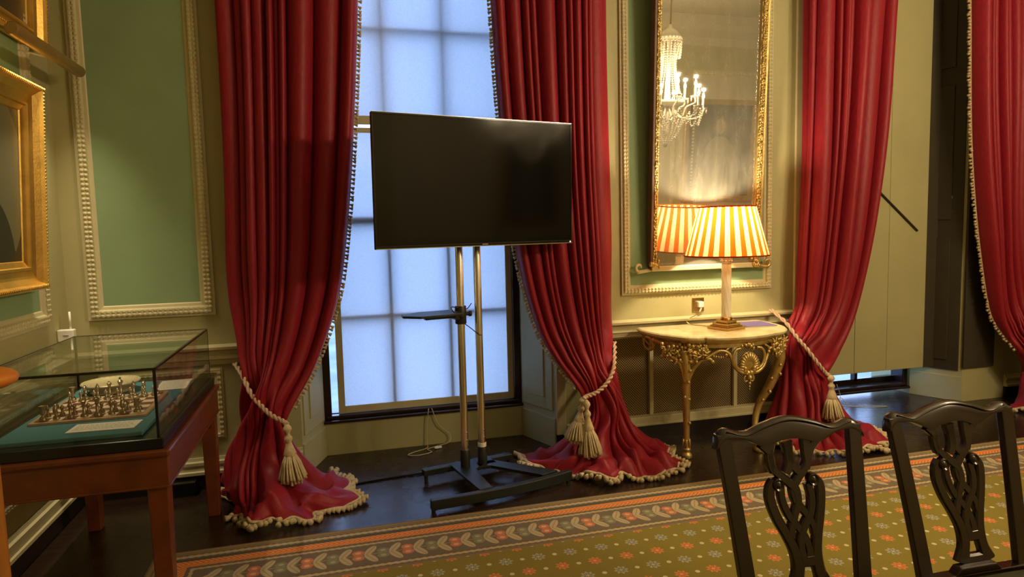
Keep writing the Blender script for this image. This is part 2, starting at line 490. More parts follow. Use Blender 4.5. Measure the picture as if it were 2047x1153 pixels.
# ------------------------------------------------------------------ room shell
WY = 4.5            # window wall plane
LX = -1.557         # left wall plane
RX, BY, CZ = 9.6, -2.3, 4.6
W1 = (-0.258, 1.515, -0.122, 1.372)      # front left, front right, back left, back right
W2 = (3.592, 5.275, 3.73, 5.11)
RBY = 4.89                                # back of the window recess
HEAD = 4.1
mb = MB(); mb.box(LX-0.2, RX+0.2, BY-0.2, RBY+0.45, -0.1, 0.0); struct('floor', mb, M_FLOOR, 'dark polished wooden floor')
mb = MB(); mb.box(LX-0.2, RX+0.2, BY-0.2, RBY+0.45, CZ, CZ+0.1); struct('ceiling', mb, M_CEIL, 'pale plaster ceiling')
GX0, GX1, GZ0, GZ1 = 1.80, 3.46, 0.165, 0.775   # radiator grille opening
mb = MB()
mb.box(LX-0.2, W1[0], WY, RBY+0.45, 0, CZ)
mb.box(W1[1], GX0, WY, RBY, 0, CZ); mb.box(GX1, W2[0], WY, RBY, 0, CZ)
mb.box(GX0, GX1, WY, RBY, GZ1, CZ); mb.box(GX0, GX1, WY, RBY, 0.0, GZ0)
mb.box(GX0, GX1, WY+0.20, RBY, GZ0, GZ1)
mb.box(W2[1], RX+0.2, WY, RBY+0.45, 0, CZ)
mb.box(W1[0], W1[1], WY, RBY, HEAD, CZ); mb.box(W2[0], W2[1], WY, RBY, HEAD, CZ)
# back of recesses: wall below and above the sashes
for w in (W1, W2):
    mb.box(w[0]-0.02, w[1]+0.02, RBY, RBY+0.45, HEAD, CZ)
mb.box(W1[0], W1[2], RBY, RBY+0.45, 0, HEAD); mb.box(W1[3], W1[1], RBY, RBY+0.45, 0, HEAD)
mb.box(W1[2], W1[3], RBY, RBY+0.30, 0, 0.235)
mb.box(W2[0], W2[2], RBY, RBY+0.45, 0, HEAD); mb.box(W2[3], W2[1], RBY, RBY+0.45, 0, HEAD)
mb.box(W1[1], W2[0], RBY, RBY+0.45, 0, CZ)
wall = struct('wall_window', mb, M_WALL, 'olive cream panelled window wall')
mb = MB(); mb.box(LX-0.2, LX, BY-0.2, WY, 0, CZ); wall_left = struct('wall_left', mb, M_WALL, 'olive cream panelled wall hung with pictures')
mb = MB(); mb.box(RX, RX+0.2, BY-0.2, WY, 0, CZ); struct('wall_right', mb, M_WALL)
mb = MB(); mb.box(LX, RX, BY-0.2, BY, 0, CZ); wall_back = struct('wall_back', mb, M_WALL)

def reveal(name, xf, xb, sgn, m, panel=True, leaf=None):
    """splayed window reveal: a wedge between wall front and recess back, with a raised shutter panel"""
    a, b = Vector((xf, WY, 0)), Vector((xb, RBY, 0))
    d = (b-a).normalized(); n = Vector((-d.y, d.x, 0))*sgn      # towards the opening
    mb = MB()
    pts = [(xf, WY), (xb, RBY), (xf, RBY)]
    if sgn > 0: pts = pts[::-1]
    mb.prism(pts, 0, HEAD)
    o = struct(name, mb, m, parent=wall)
    if panel:
        L = (b-a).length
        def slab(nm, s0, s1, z0, z1, t0, t1, mm):
            q = MB(); P = []
            for z in (z0, z1):
                for (s_, t_) in ((s0, t0), (s1, t0), (s1, t1), (s0, t1)):
                    p = a+d*s_+n*t_; P.append((p.x, p.y, z))
            q.hexa(P if sgn < 0 else [P[3], P[2], P[1], P[0], P[7], P[6], P[5], P[4]])
            build(nm, q, mm, parent=o, bevel=0.003)
        slab('plinth_board', 0.0, L-0.005, 0.0, 0.22, -0.002, 0.012, m)
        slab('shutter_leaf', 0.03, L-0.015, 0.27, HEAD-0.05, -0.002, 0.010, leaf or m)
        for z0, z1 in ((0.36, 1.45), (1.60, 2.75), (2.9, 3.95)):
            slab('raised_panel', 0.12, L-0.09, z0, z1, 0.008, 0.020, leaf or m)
    return o
reveal('reveal_panel', W1[0], W1[2], -1, M_WALL)
reveal('reveal_panel', W1[1], W1[3], 1, M_WALL)
reveal('reveal_panel', W2[0], W2[2], -1, M_WALL)
reveal('reveal_panel', W2[1], W2[3], 1, M_WALL, leaf=M_REVEALSHADE)  # this leaf has the shadow on the reveal put into its colour

# mouldings -----------------------------------------------------------------
def frame_moulding(name, x0, x1, z0, z1, w, T, parent, depth=0.03, lump=0.028, sides='LBRT', mats=M_TRIM):
    """carved rectangular panel moulding built in (x, z) with depth towards the room; T maps (x, d, z) to world"""
    mb = MB()
    prof = [(0.0, 0.0), (0.0, depth*0.55), (w*0.18, depth*0.62), (w*0.26, depth), (w*0.62, depth*0.95), (w*0.72, depth*0.5), (w*0.90, depth*0.4), (w, 0.004), (w, 0.0)]
    rings = []
    for (o_, d_) in prof:
        rings.append([(x0+o_, d_, z0+o_), (x1-o_, d_, z0+o_), (x1-o_, d_, z1-o_), (x0+o_, d_, z1-o_)])
    vs = [T(p) for r in rings for p in r]
    fs = []
    for i in range(len(prof)-1):
        for k in range(4):
            fs.append((i*4+k, i*4+(k+1) % 4, (i+1)*4+(k+1) % 4, (i+1)*4+k))
    mb.add(vs, fs)
    o = build(name, mb, mats, parent=parent)
    q = MB(); c = w*0.44
    def row(pa, pb):
        pa, pb = np.array(pa), np.array(pb); L = np.linalg.norm(pb-pa); n = int(L/lump); dr = (pb-pa)/L
        for i in range(n):
            p = pa+(pb-pa)*(i+0.5)/n
            for off, sc in ((-0.14*w, 1.0), (0.10*w, 0.8)):
                e = np.array((-dr[2], 0, dr[0]))*off
                ctr = np.array((p[0], depth*0.97, p[2]))+e
                r = (abs(dr[0])*lump*0.46+abs(dr[2])*w*0.15, depth*0.22*sc, abs(dr[2])*lump*0.46+abs(dr[0])*w*0.15)
                vv = []; nu, nv = 6, 2
                for j in range(nv+1):
                    ph = PI/2*j/nv
                    for k in range(nu):
                        a_ = 2*PI*k/nu
                        vv.append(T((ctr[0]+r[0]*math.cos(ph)*math.cos(a_), ctr[1]+r[1]*math.sin(ph), ctr[2]+r[2]*math.cos(ph)*math.sin(a_))))
                q.add(vv, [(j*nu+k, j*nu+(k+1) % nu, (j+1)*nu+(k+1) % nu, (j+1)*nu+k) for j in range(nv) for k in range(nu)])
    if 'B' in sides: row((x0+c, 0, z0+c), (x1-c, 0, z0+c))
    if 'T' in sides: row((x0+c, 0, z1-c), (x1-c, 0, z1-c))
    if 'L' in sides: row((x0+c, 0, z0+c), (x0+c, 0, z1-c))
    if 'R' in sides: row((x1-c, 0, z0+c), (x1-c, 0, z1-c))
    cv = build('leaf_carving', q, mats, parent=o, smooth=True)
    cv['kind'] = 'stuff'
    return o
TW = lambda p: (p[0], WY-p[1], p[2])
TL = lambda p: (LX+p[1], p[0], p[2])
def field_panel(x0, x1, z0, z1, T, parent, m=M_GREEN):
    mb = MB(); mb.add([T((x, d, z)) for d in (0, 0.006) for z in (z0, z1) for x in (x0, x1)], [(0, 1, 3, 2), (4, 6, 7, 5), (0, 4, 5, 1), (2, 3, 7, 6), (0, 2, 6, 4), (1, 5, 7, 3)])
    return build('green_panel_field', mb, m, parent=parent)
frame_moulding('panel_moulding', -1.445, -0.735, 1.118, 3.95, 0.088, TW, wall)
field_panel(-1.37, -0.81, 1.19, 3.88, TW, wall)
frame_moulding('panel_moulding', 2.040, 3.315, 1.100, 4.05, 0.075, TW, wall)
field_panel(2.10, 3.255, 1.16, 3.98, TW, wall)
frame_moulding('panel_moulding', 5.75, 7.6, 1.1, 3.95, 0.088, TW, wall)
field_panel(5.83, 7.52, 1.18, 3.87, TW, wall)
frame_moulding('panel_moulding', 2.35, 4.20, 1.14, 3.95, 0.09, TL, wall_left)
field_panel(2.43, 4.12, 1.22, 3.87, TL, wall_left)
frame_moulding('dado_moulding', -1.42, -0.72, 0.32, 0.78, 0.05, TW, wall, depth=0.018, lump=0.03)
frame_moulding('dado_moulding', 2.35, 4.25, 0.32, 0.78, 0.05, TL, wall_left, depth=0.018, lump=0.03)
# panels on the far walls (seen in the looking glass)
TB = lambda p: (p[0], BY+p[1], p[2])
for x0, x1 in ((-1.2, 1.0), (1.4, 3.6), (4.0, 6.1), (6.4, 8.9)):
    frame_moulding('panel_moulding', x0, x1, 1.1, 3.7, 0.09, TB, wall_back, lump=0.06)
    field_panel(x0+0.08, x1-0.08, 1.18, 3.62, TB, wall_back, M_PLASTER)

def rail(name, p0, p1, prof, m, out, parent=None, kind=True):
    """profile (d, z) swept from p0 to p1 on a wall; out is the unit vector into the room"""
    mb = MB(); n = len(prof); vs = []
    for p in (p0, p1):
        for d, z in prof: vs.append((p[0]+out[0]*d, p[1]+out[1]*d, z))
    fs = [(i, (i+1) % n, n+(i+1) % n, n+i) for i in range(n)]+[tuple(range(n)), tuple(range(2*n-1, n-1, -1))]
    mb.add(vs, fs)
    o = build(name, mb, m, parent=parent)
    if kind: o['kind'] = 'structure'
    return o
RAILP = [(0, -0.105), (0.018, -0.105), (0.022, -0.075), (0.034, -0.068), (0.034, -0.045), (0.022, -0.040), (0.028, -0.018), (0.055, -0.006), (0.058, 0.010), (0.030, 0.016), (0, 0.022)]
def railz(z): return [(d, z+h) for d, h in RAILP]
t1 = rail('trim_1', (LX, WY), (W1[0], WY), railz(0.905), M_TRIM, (0, -1)); t1['label'] = 'chair rail on the wall beside the left window'
t2 = rail('trim_2', (W1[1], WY), (3.525, WY), railz(0.895), M_TRIM, (0, -1)); t2['label'] = 'chair rail below the tall looking glass'
t3 = rail('trim_3', (LX, BY), (LX, WY), railz(0.905), M_TRIM, (1, 0))
t4 = rail('trim_4', (5.75, WY), (RX, WY), railz(0.895), M_TRIM, (0, -1))
BASEP = [(0, 0.205), (0.012, 0.205), (0.016, 0.185), (0.030, 0.178), (0.030, 0.160), (0.020, 0.152), (0.028, 0.125), (0.036, 0.118), (0.036, 0.100), (0, 0.100)]
rail('baseboard_window_left', (LX, WY), (W1[0], WY), BASEP, M_TRIM, (0, -1))
rail('baseboard_left', (LX, BY), (LX, WY), BASEP, M_TRIM, (1, 0))
rail('baseboard_window_right', (5.75, WY), (RX, WY), BASEP, M_TRIM, (0, -1))
rail('baseboard_back', (RX, BY), (LX, BY), BASEP, M_TRIM, (0, 1))
for i, (p0, p1, o_) in enumerate((((LX, WY), (W1[0]+0.0, WY), (0, -1)), ((LX, BY), (LX, WY), (1, 0)), ((W1[1], WY), (W2[0], WY), (0, -1)), ((5.75, WY), (RX, WY), (0, -1)))):
    rail('baseboard_plinth_%d' % (i+1), p0, p1, [(0, 0), (0.022, 0), (0.022, 0.098), (0, 0.100)], M_DARKPLINTH, o_)
# pilaster strip beside the right window, cornice
mb = MB(); mb.box(3.525, 3.592, WY-0.022, WY, 0.10, HEAD+0.3); struct('trim_5', mb, M_TRIM, 'pale upright strip edging the right window', bevel=0.004)
mb = MB(); mb.box(1.515, 1.585, WY-0.022, WY, 0.10, HEAD+0.3); struct('trim_6', mb, M_TRIM, bevel=0.004)
mb = MB(); mb.box(5.262, 5.60, WY-0.024, WY, 0.30, HEAD+0.3); struct('painted_shade_board', mb, M_REVEALSHADE, 'added dark board, painted as shade beside the right window', bevel=0.004)  # board added over the cream wall, its dark colour painted as shade
CORN = [(0, 4.1), (0.03, 4.12), (0.05, 4.25), (0.16, 4.36), (0.2, 4.45), (0.22, 4.6), (0, 4.6)]
rail('trim_7', (LX, WY), (RX, WY), CORN, M_PLASTER, (0, -1)); rail('trim_8', (LX, BY), (LX, WY), CORN, M_PLASTER, (1, 0))
rail('trim_9', (RX, BY), (LX, BY), CORN, M_PLASTER, (0, 1))
# radiator grille ---------------------------------------------------------
g = thing('radiator_grille', 'brass lattice radiator grille under the marble side table', 'grille', (2.63, WY, 0.1))
def loc_build(par, name, mb, m, **k):
    o = build(name, mb, m, parent=par, **k)
    L = par.location
    for v in o.data.vertices: v.co -= Vector(L)
    return o
mb = MB(); mb.box(GX0, GX1, WY+0.060, WY+0.070, GZ0, GZ1); loc_build(g, 'lattice', mb, M_GRILLE)
mb = MB(); mb.box(W1[1]+0.08, 3.52, WY-0.016, WY+0.05, 0.100, 0.168); loc_build(g, 'bottom_rail', mb, M_TRIM, bevel=0.005)
mb = MB(); mb.box(W1[1]+0.08, 3.52, WY-0.026, WY-0.0, 0.098, 0.118); loc_build(g, 'bottom_bead', mb, M_TRIM, bevel=0.005)
for x in (2.30, 3.03):
    mb = MB(); mb.box(x-0.016, x+0.016, WY+0.030, WY+0.062, 0.165, GZ1); loc_build(g, 'upright', mb, M_TRIM, bevel=0.004)

# ------------------------------------------------------------------ windows
def window(name, w, label, blinds):
    x0, x1 = w[2], w[3]
    o = bpy.data.objects.new(name, None); link(o); o['kind'] = 'structure'; o['label'] = label
    o.location = ((x0+x1)/2, RBY, 0.0)
    z0 = 0.235 if blinds else 0.05
    def P(nm, mb, m, par=None, **k):
        oo = build(nm, mb, m, parent=par or o, **k)
        for v in oo.data.vertices: v.co -= Vector(o.location)
        return oo
    mb = MB()
    mb.box(x0, x0+0.055, RBY+0.02, RBY+0.16, z0, HEAD); mb.box(x1-0.055, x1, RBY+0.02, RBY+0.16, z0, HEAD)
    mb.box(x0, x1, RBY+0.02, RBY+0.16, HEAD-0.06, HEAD)
    P('jamb_frame', mb, M_SASH, bevel=0.006)
    mb = MB(); mb.box(x0-0.005, x1+0.005, RBY-0.020, RBY+0.16, z0, z0+0.022); P('sill_nosing', mb, M_SASH, bevel=0.008)
    mb = MB(); mb.box(x0+0.02, x1-0.02, RBY+0.012, RBY+0.16, z0+0.02, z0+0.05); P('sill_bead', mb, M_SASH, bevel=0.008)
    yb = RBY+(0.098 if blinds else 0.15)
    zs = [0.27, 0.995, 1.70, 2.41, 3.06, 3.70] if blinds else [0.125, 0.995, 1.70, 2.41, 3.06, 3.70]
    bx = [x0+0.055+(x1-x0-0.11)*k/3 for k in range(4)]
    if blinds: bx = [x0+0.055, 0.395, 0.835, x1-0.055]
    for k in (1, 2):
        mb = MB(); mb.box(bx[k]-0.016, bx[k]+0.016, yb-0.02, yb+0.03, zs[0], HEAD-0.05); P('glazing_bar', mb, M_SASH)
    for k in range(1, 6):
        h = 0.028 if zs[k] == 1.70 else 0.016
        mb = MB(); mb.box(x0+0.05, x1-0.05, yb-0.018, yb+0.028, zs[k]-h, zs[k]+h); P('glazing_bar', mb, M_SASH)
    mb = MB(); mb.box(x0+0.05, x1-0.05, yb-0.02, yb+0.03, zs[0]-0.06 if blinds else 0.05, zs[0]+0.02); P('bottom_rail', mb, M_SASH)
    zz = zs+[HEAD-0.06]
    for r in range(6):
        for c in range(3):
            mb = MB(); mb.box(bx[c], bx[c+1], yb, yb+0.004, zz[r], zz[r+1]); P('pane', mb, M_PANE)
    return o, P
w1, P1 = window('window_1', W1, 'tall sash window behind pale blinds', True)
w2, P2 = window('window_2', W2, 'tall sash window behind closed cream shutters', False)
# framed lower blind
bl = thing('window_blind', 'pale framed blind over the lower sash, behind the television', 'blind', (0.67, RBY+0.06, 0.287))
bx0, bx1, bz0, bz1 = -0.018, 1.322, 0.287, 2.362
yb0 = RBY+0.055
def PB(nm, mb, m, par, **k):
    oo = build(nm, mb, m, parent=par, **k)
    for v in oo.data.vertices: v.co -= Vector(par.location)
    return oo
mb = MB(); mb.box(bx0+0.045, bx1-0.045, yb0+0.008, yb0+0.010, bz0+0.05, bz1-0.03); PB('blind_fabric', mb, M_BLIND, bl)
for a in ((bx0, bx0+0.048, bz0, bz1), (bx1-0.048, bx1, bz0, bz1), (bx0+0.048, bx1-0.048, bz0, bz0+0.052), (bx0+0.048, bx1-0.048, bz1-0.035, bz1)):
    mb = MB(); mb.box(a[0], a[1], yb0, yb0+0.014, a[2], a[3]); PB('border_strip', mb, M_CREAMEDGE, bl, bevel=0.002)
bu = thing('window_blind', 'sparkling translucent roller blind covering the upper sash', 'blind', (0.67, RBY+0.03, 2.4))
mb = MB(); mb.box(-0.06, 1.31, RBY+0.050, RBY+0.052, 2.44, HEAD-0.06); PB('blind_fabric', mb, M_BLIND, bu)
mb = MB(); mb.box(-0.06, 1.31, RBY+0.042, RBY+0.060, 2.385, 2.445); PB('hem_bar', mb, M_CREAMEDGE, bu, bevel=0.004)
mb = MB(); mb.tube([(-0.06, RBY+0.05, HEAD-0.05), (1.31, RBY+0.05, HEAD-0.05)], 0.025, 10); PB('roller', mb, M_CREAMEDGE, bu)
# dangling blind cord
mb = MB()
mb.tube(cr([(0.632, 4.868, 0.285), (0.615, 4.866, 0.15), (0.612, 4.86, 0.02), (0.60, 4.80, 0.006), (0.50, 4.74, 0.006), (0.45, 4.69, 0.006), (0.52, 4.66, 0.006), (0.62, 4.70, 0.006), (0.60, 4.77, 0.006), (0.68, 4.82, 0.006), (0.775, 4.845, 0.02), (0.785, 4.868, 0.07), (0.70, 4.868, 0.16), (0.655, 4.868, 0.285)], 8), 0.0032, 6)
tag(build('blind_cord', mb, M_CREAMEDGE, smooth=True), 'thin cord looping from the left window sill to the floor', 'cord')
mb = MB(); mb.tube([(0.652, 4.77, 0.010), (0.678, 4.775, 0.010), (0.684, 4.776, 0.010), (0.706, 4.78, 0.010)], [0.010, 0.010, 0.007, 0.009], 10)
tag(build('cord_weight', mb, M_WHITE, smooth=True), 'small white cord weight lying on the floor below the window', 'cord weight')
# closed shutters of the right window
sh = thing('window_shutter', 'closed cream plank shutter across the right window recess', 'shutter', (4.5, 4.71, 0.29))
for a, b in ((3.80, 4.308), (4.314, 4.648), (4.651, 5.055)):
    mb = MB(); mb.box(a, b, 4.695, 4.722, 0.290, HEAD-0.02); PB('plank', mb, M_WALL, sh, bevel=0.002)
mb = MB(); mb.box(5.060, 5.178, 4.70, 4.73, 0.285, HEAD-0.02); PB('gap_board', mb, M_REVEALSHADE, sh)  # dark board added to fill the shutter gap and stop leaking sky light
ib = MB(); ib.tube([(4.43, 4.685, 1.93), (4.94, 4.685, 1.51)], 0.0085, 8)
tag(build('shutter_bar', ib, M_IRON), 'black iron bar slanting across the cream shutter', 'iron bar')
mb = MB(); mb.box(5.215, 5.232, 4.60, 4.63, 1.78, 1.805); 
tag(build('catch_plate', mb, M_SILVERTXT, bevel=0.002), 'small metal catch plate on the shade-toned window reveal', 'catch plate')
mb = MB(); mb.tube(cr([(4.28, 4.86, 0.16), (4.30, 4.84, 0.07), (4.25, 4.79, 0.02), (4.20, 4.75, 0.006), (4.40, 4.62, 0.006), (4.56, 4.58, 0.006), (4.42, 4.66, 0.006), (4.28, 4.70, 0.006), (4.20, 4.72, 0.08), (4.16, 4.72, 0.01)], 8), 0.0022, 6)
tag(build('blind_cord', mb, M_CREAMEDGE, smooth=True), 'loose pale cord on the floor below the right window', 'cord')
# ground outside
mb = MB(); mb.box(-40, 50, RBY+0.5, 80, -2.1, -2.0); struct('ground_outside', mb, M_LAWN, 'pale gravel ground outside the windows')

# ------------------------------------------------------------------ rug
RGX, RGY = -0.94, 3.58
mb = MB(); mb.box(0, 9.3, -5.3, 0, 0.0, 0.008)
o = build('rug', mb, M_RUG); o.location = (RGX, RGY, 0.0)
tag(o, 'large olive rug with flowers and an orange striped leafy border', 'rug')

# ------------------------------------------------------------------ curtains
def fold_fn(n_folds, seed, nu):
    r = np.random.RandomState(seed)
    w = r.choice([0.42, 0.6, 0.8, 1.1, 1.5, 1.9], n_folds); e = np.concatenate([[0], np.cumsum(w)]); e /= e[-1]
    u = np.linspace(0, 1, nu)
    k = np.clip(np.searchsorted(e, u, side='right')-1, 0, n_folds-1)
    x = (u-e[k])/(e[k+1]-e[k])
    hgt = r.uniform(0.55, 1.15, n_folds)[k]
    f = hgt*(np.sin(PI*x)**0.75)*2-1
    sk = (x-0.5)*np.sin(PI*x)
    return f, sk
TASSEL_ME = {}
def tassel_mesh(kind):
    if kind in TASSEL_ME: return TASSEL_ME[kind]
    mb = MB()
    L = 0.052 if kind == 'hem' else 0.031
    r = 0.0180 if kind == 'hem' else 0.0120
    mb.lathe([(r*0.22, 0), (r*0.30, L*0.25), (r*0.55, L*0.36), (r*0.5, L*0.45), (r*0.85, L*0.75), (r, L*0.96), (0, L*1.0)], n=7)
    o = build('fringe_tassel', mb, M_FRINGE, smooth=True); me = o.data
    bpy.data.objects.remove(o); TASSEL_ME[kind] = me; return me

def curtain(label, L, R, lower, nfold, seed, side=None, inner=1, yc=4.30):
    """L/R: (x,z) edge points for the rows down to the waist; lower: rows of 7 (x,y,z) below"""
    K = 7; rows = []
    nr = len(L)
    for j, ((xl, zl), (xr, zr)) in enumerate(zip(L, R)):
        wst = max(0, (j-(nr-3))/2.0)
        row = []
        for i in range(K):
            u = i/(K-1); ui = u if inner == 1 else 1-u
            yy = yc-(0.015+0.075*wst)*math.sin(PI*u)-0.13*wst**1.5*ui+(0.13*(1-wst) if ui == 0 else 0)
            k = yy/4.3          # edge points were measured in the plane y = 4.3
            row.append(((xl+(xr-xl)*u)*k, yy, CAM_H+(zl+(zr-zl)*u-CAM_H)*k))
        rows.append(row)
    rows += lower
    A = np.array(rows, float)
    # spline across u, then down v
    nsu, nsv = 28, 9
    A = np.stack([cr(r, nsu) for r in A])
    A = cr(A, nsv)
    NV, NU = A.shape[:2]
    v = np.linspace(0, len(rows)-1, NV)
    amps = [0.060]*(nr-3)+[0.050, 0.030, 0.015]+[0.024, 0.034, 0.030, 0.014][:len(lower)]
    amp = np.interp(v, range(len(rows)), amps)
    f, sk = fold_fn(nfold, seed, NU)
    du = np.gradient(A, axis=1); dv = np.gradient(A, axis=0)
    n = np.cross(du, dv); n /= np.linalg.norm(n, axis=2, keepdims=True)+1e-9
    if n[10, NU//2, 1] > 0: n = -n
    tn = du/(np.linalg.norm(du, axis=2, keepdims=True)+1e-9)
    r = np.random.RandomState(seed+5)
    U = np.linspace(0, 1, NU)
    wig = np.zeros((NV, NU))
    low = np.clip((v-(nr-2.2))/1.5, 0, 1)
    for q in range(7):
        a, b, p = r.uniform(5, 26), r.uniform(0.8, 3.2), r.uniform(0, 6.28)
        wig += np.sin(a*U[None, :]+b*v[:, None]+p)/7.0
    drift = 0.012*np.sin(1.3*v[:, None]+6*U[None, :]+seed)
    fold = f[None, :]*np.ones((NV, 1))
    # let fold positions wander a little with height
    B = A + n*(amp[:, None]*(fold+0.15*np.sin(9*U[None, :]+2.2*v[:, None])))[:, :, None] + tn*(amp[:, None]*0.7*sk[None, :])[:, :, None]
    B += n*(low[:, None]*wig*0.075)[:, :, None]
    pud = np.clip((v-(len(rows)-2.6))/1.0, 0, 1)
    lump = np.abs(np.sin(17*U[None, :]+1.9*v[:, None]+seed))**2*np.sin(PI*np.clip((v[:, None]-(len(rows)-3))/2.05, 0, 1))
    lump2 = np.abs(np.sin(31*U[None, :]-2.7*v[:, None]+2*seed))**3*np.abs(np.sin(9*U[None, :]+3.1*v[:, None]))
    B[:, :, 2] += pud[:, None]*(0.045*lump+0.035*lump2*np.sin(PI*np.clip((v[:, None]-(len(rows)-3))/2.05, 0, 1)))
    hm = np.clip((v-(len(rows)-1.9))/0.9, 0, 1)**1.5
    c0 = A[-1].mean(axis=0)
    rad = A[-1]-c0; rad[:, 2] = 0; rad /= np.linalg.norm(rad, axis=1, keepdims=True)+1e-9
    ruf = 0.030*np.sin(38*U+seed)+0.022*np.sin(71*U+2*seed)
    B += (hm[:, None]*ruf[None, :])[:, :, None]*rad[None, :, :]
    B[:, :, 2] += hm[:, None]*0.022*np.clip(np.sin(47*U+1.7*seed), 0, 1)[None, :]
    B[:, :, 2] = np.maximum(B[:, :, 2], 0.012)
    cx = float(A[-1, :, 0].mean())
    t = thing('curtain', label, 'curtain', (cx, 4.2, 0), group='crimson curtains at the windows')
    B0 = B-np.array([cx, 4.2, 0])
    mb = MB(); mb.grid(B0)
    d = build('drape', mb, M_SILK, parent=t, smooth=True)
    sd = d.modifiers.new('thickness', 'SOLIDIFY'); sd.thickness = 0.004; sd.offset = 0
    def fringe(pts, outs, step, kind, braid_r):
        seg = np.linalg.norm(np.diff(pts, axis=0), axis=1); s = np.concatenate([[0], np.cumsum(seg)])
        q = MB(); q.tube([tuple(p) for p in pts], braid_r, 6)
        build('hem_braid' if kind == 'hem' else 'edge_braid', q, M_CORD if kind == 'side' else M_FRINGE, parent=t, smooth=True)
        me = tassel_mesh(kind)
        k = 0; x = step*0.5
        while x < s[-1]:
            i = min(np.searchsorted(s, x), len(pts)-1)
            o = bpy.data.objects.new('fringe_tassel', me); COL.objects.link(o); o.parent = t
            dirv = Vector(outs[i])+Vector((r.uniform(-.35, .35), r.uniform(-.35, .35), r.uniform(-.25, .2)))
            if kind == 'hem': dirv.z = min(dirv.z, 0.10)
            o.location = Vector([float(np.interp(x, s, pts[:, c])) for c in range(3)])
            if kind == 'hem': o.location.z = max(0.016, min(o.location.z, 0.05))
            dirv.normalize()
            if kind == 'hem' and o.location.z+dirv.z*0.046 < 0.016: dirv.z = (0.016-o.location.z)/0.046
            o.rotation_euler = dirv.to_track_quat('Z', 'Y').to_euler()
            x += step*r.uniform(0.85, 1.15)
    hem = B0[-1]; ho = hem-B0[-12]; ho[:, 2] = 0; ho /= np.linalg.norm(ho, axis=1, keepdims=True)+1e-9
    fringe(hem, ho, 0.028, 'hem', 0.009)
    if side is not None:
        i = 0 if side == 0 else NU-1
        hi = int((nr-1)*nsv*1.0)
        ed = B0[:hi:2, i].copy(); sg = -1 if side == 0 else 1
        outs = np.tile(np.array([sg*0.95, -0.15, -0.32]), (len(ed), 1))
        ed[:, 1] -= 0.006
        # begin just above the picture
        keep = ed[:, 2] < 3.6
        fringe(ed[keep], outs[keep], 0.0255, 'side', 0.0085)
    return t
C1L = [(-.573, 3.95), (-.573, 3.2), (-.583, 2.2), (-.590, 1.5), (-.592, 1.18), (-.582, .93), (-.555, .72)]
C1R = [(.240, 3.95), (.225, 3.2), (.150, 2.2), (.070, 1.5), (-.005, 1.14), (-.150, .77), (-.335, .45)]
C1B = [[(-.61, 4.36, .45), (-.60, 4.28, .44), (-.54, 4.20, .41), (-.46, 4.16, .38), (-.39, 4.15, .35), (-.33, 4.17, .33), (-.29, 4.25, .32)],
       [(-.66, 4.38, .22), (-.655, 4.23, .22), (-.59, 4.13, .21), (-.48, 4.09, .20), (-.36, 4.09, .18), (-.25, 4.11, .16), (-.19, 4.24, .14)],
       [(-.68, 4.40, .06), (-.67, 4.17, .07), (-.60, 3.98, .075), (-.46, 3.90, .08), (-.29, 3.90, .08), (-.12, 3.98, .07), (-.09, 4.30, .05)],
       [(-.69, 4.40, .014), (-.68, 4.19, .014), (-.60, 3.90, .014), (-.43, 3.76, .014), (-.17, 3.80, .014), (.05, 3.98, .014), (-.10, 4.48, .014)]]
curtain('crimson silk curtain with fringed edge, beside the chess table', C1L, C1R, C1B, 10, 3, side=1)
C2L = [(1.055, 3.95), (1.066, 3.2), (1.112, 2.3), (1.198, 1.466), (1.310, .985), (1.449, .695), (1.64, .43)]
C2R = [(1.895, 3.95), (1.892, 3.2), (1.888, 2.14), (1.893, 1.44), (1.896, 1.02), (1.89, .82), (1.865, .67)]
C2B = [[(1.60, 4.27, .30), (1.64, 4.19, .31), (1.70, 4.15, .33), (1.76, 4.14, .35), (1.83, 4.16, .38), (1.89, 4.22, .40), (1.92, 4.32, .42)],
       [(1.50, 4.28, .14), (1.54, 4.15, .15), (1.63, 4.10, .17), (1.74, 4.08, .19), (1.86, 4.09, .20), (1.98, 4.14, .20), (2.02, 4.30, .20)],
       [(1.37, 4.34, .05), (1.41, 4.08, .065), (1.53, 3.95, .08), (1.70, 3.90, .08), (1.88, 3.91, .08), (2.06, 4.0, .07), (2.12, 4.28, .06)],
       [(1.22, 4.42, .014), (1.23, 4.12, .014), (1.38, 3.93, .014), (1.62, 3.77, .014), (1.92, 3.74, .014), (2.15, 3.86, .014), (2.22, 4.26, .014)]]
curtain('crimson silk curtain with two tassels, right of the television', C2L, C2R, C2B, 11, 8, side=0, inner=0)
C3L = [(3.425, 3.95), (3.418, 3.24), (3.412, 2.15), (3.402, 1.4), (3.394, 1.05), (3.365, .93), (3.325, .83)]
C3R = [(4.335, 3.95), (4.310, 3.3), (4.245, 2.4), (4.12, 1.5), (3.99, .93), (3.83, .60), (3.69, .43)]
C3B = [[(3.31, 4.34, .56), (3.33, 4.25, .54), (3.39, 4.19, .50), (3.47, 4.16, .45), (3.55, 4.15, .40), (3.63, 4.18, .35), (3.68, 4.27, .30)],
       [(3.25, 4.34, .28), (3.27, 4.19, .27), (3.34, 4.10, .25), (3.45, 4.07, .22), (3.57, 4.07, .20), (3.68, 4.11, .18), (3.75, 4.24, .15)],
       [(3.15, 4.34, .06), (3.14, 4.1, .07), (3.22, 3.95, .08), (3.4, 3.88, .08), (3.58, 3.88, .08), (3.74, 3.97, .07), (3.82, 4.24, .05)],
       [(3.03, 4.34, .014), (3.0, 4.05, .014), (3.12, 3.83, .014), (3.35, 3.71, .014), (3.60, 3.70, .014), (3.82, 3.79, .014), (3.93, 4.14, .014)]]
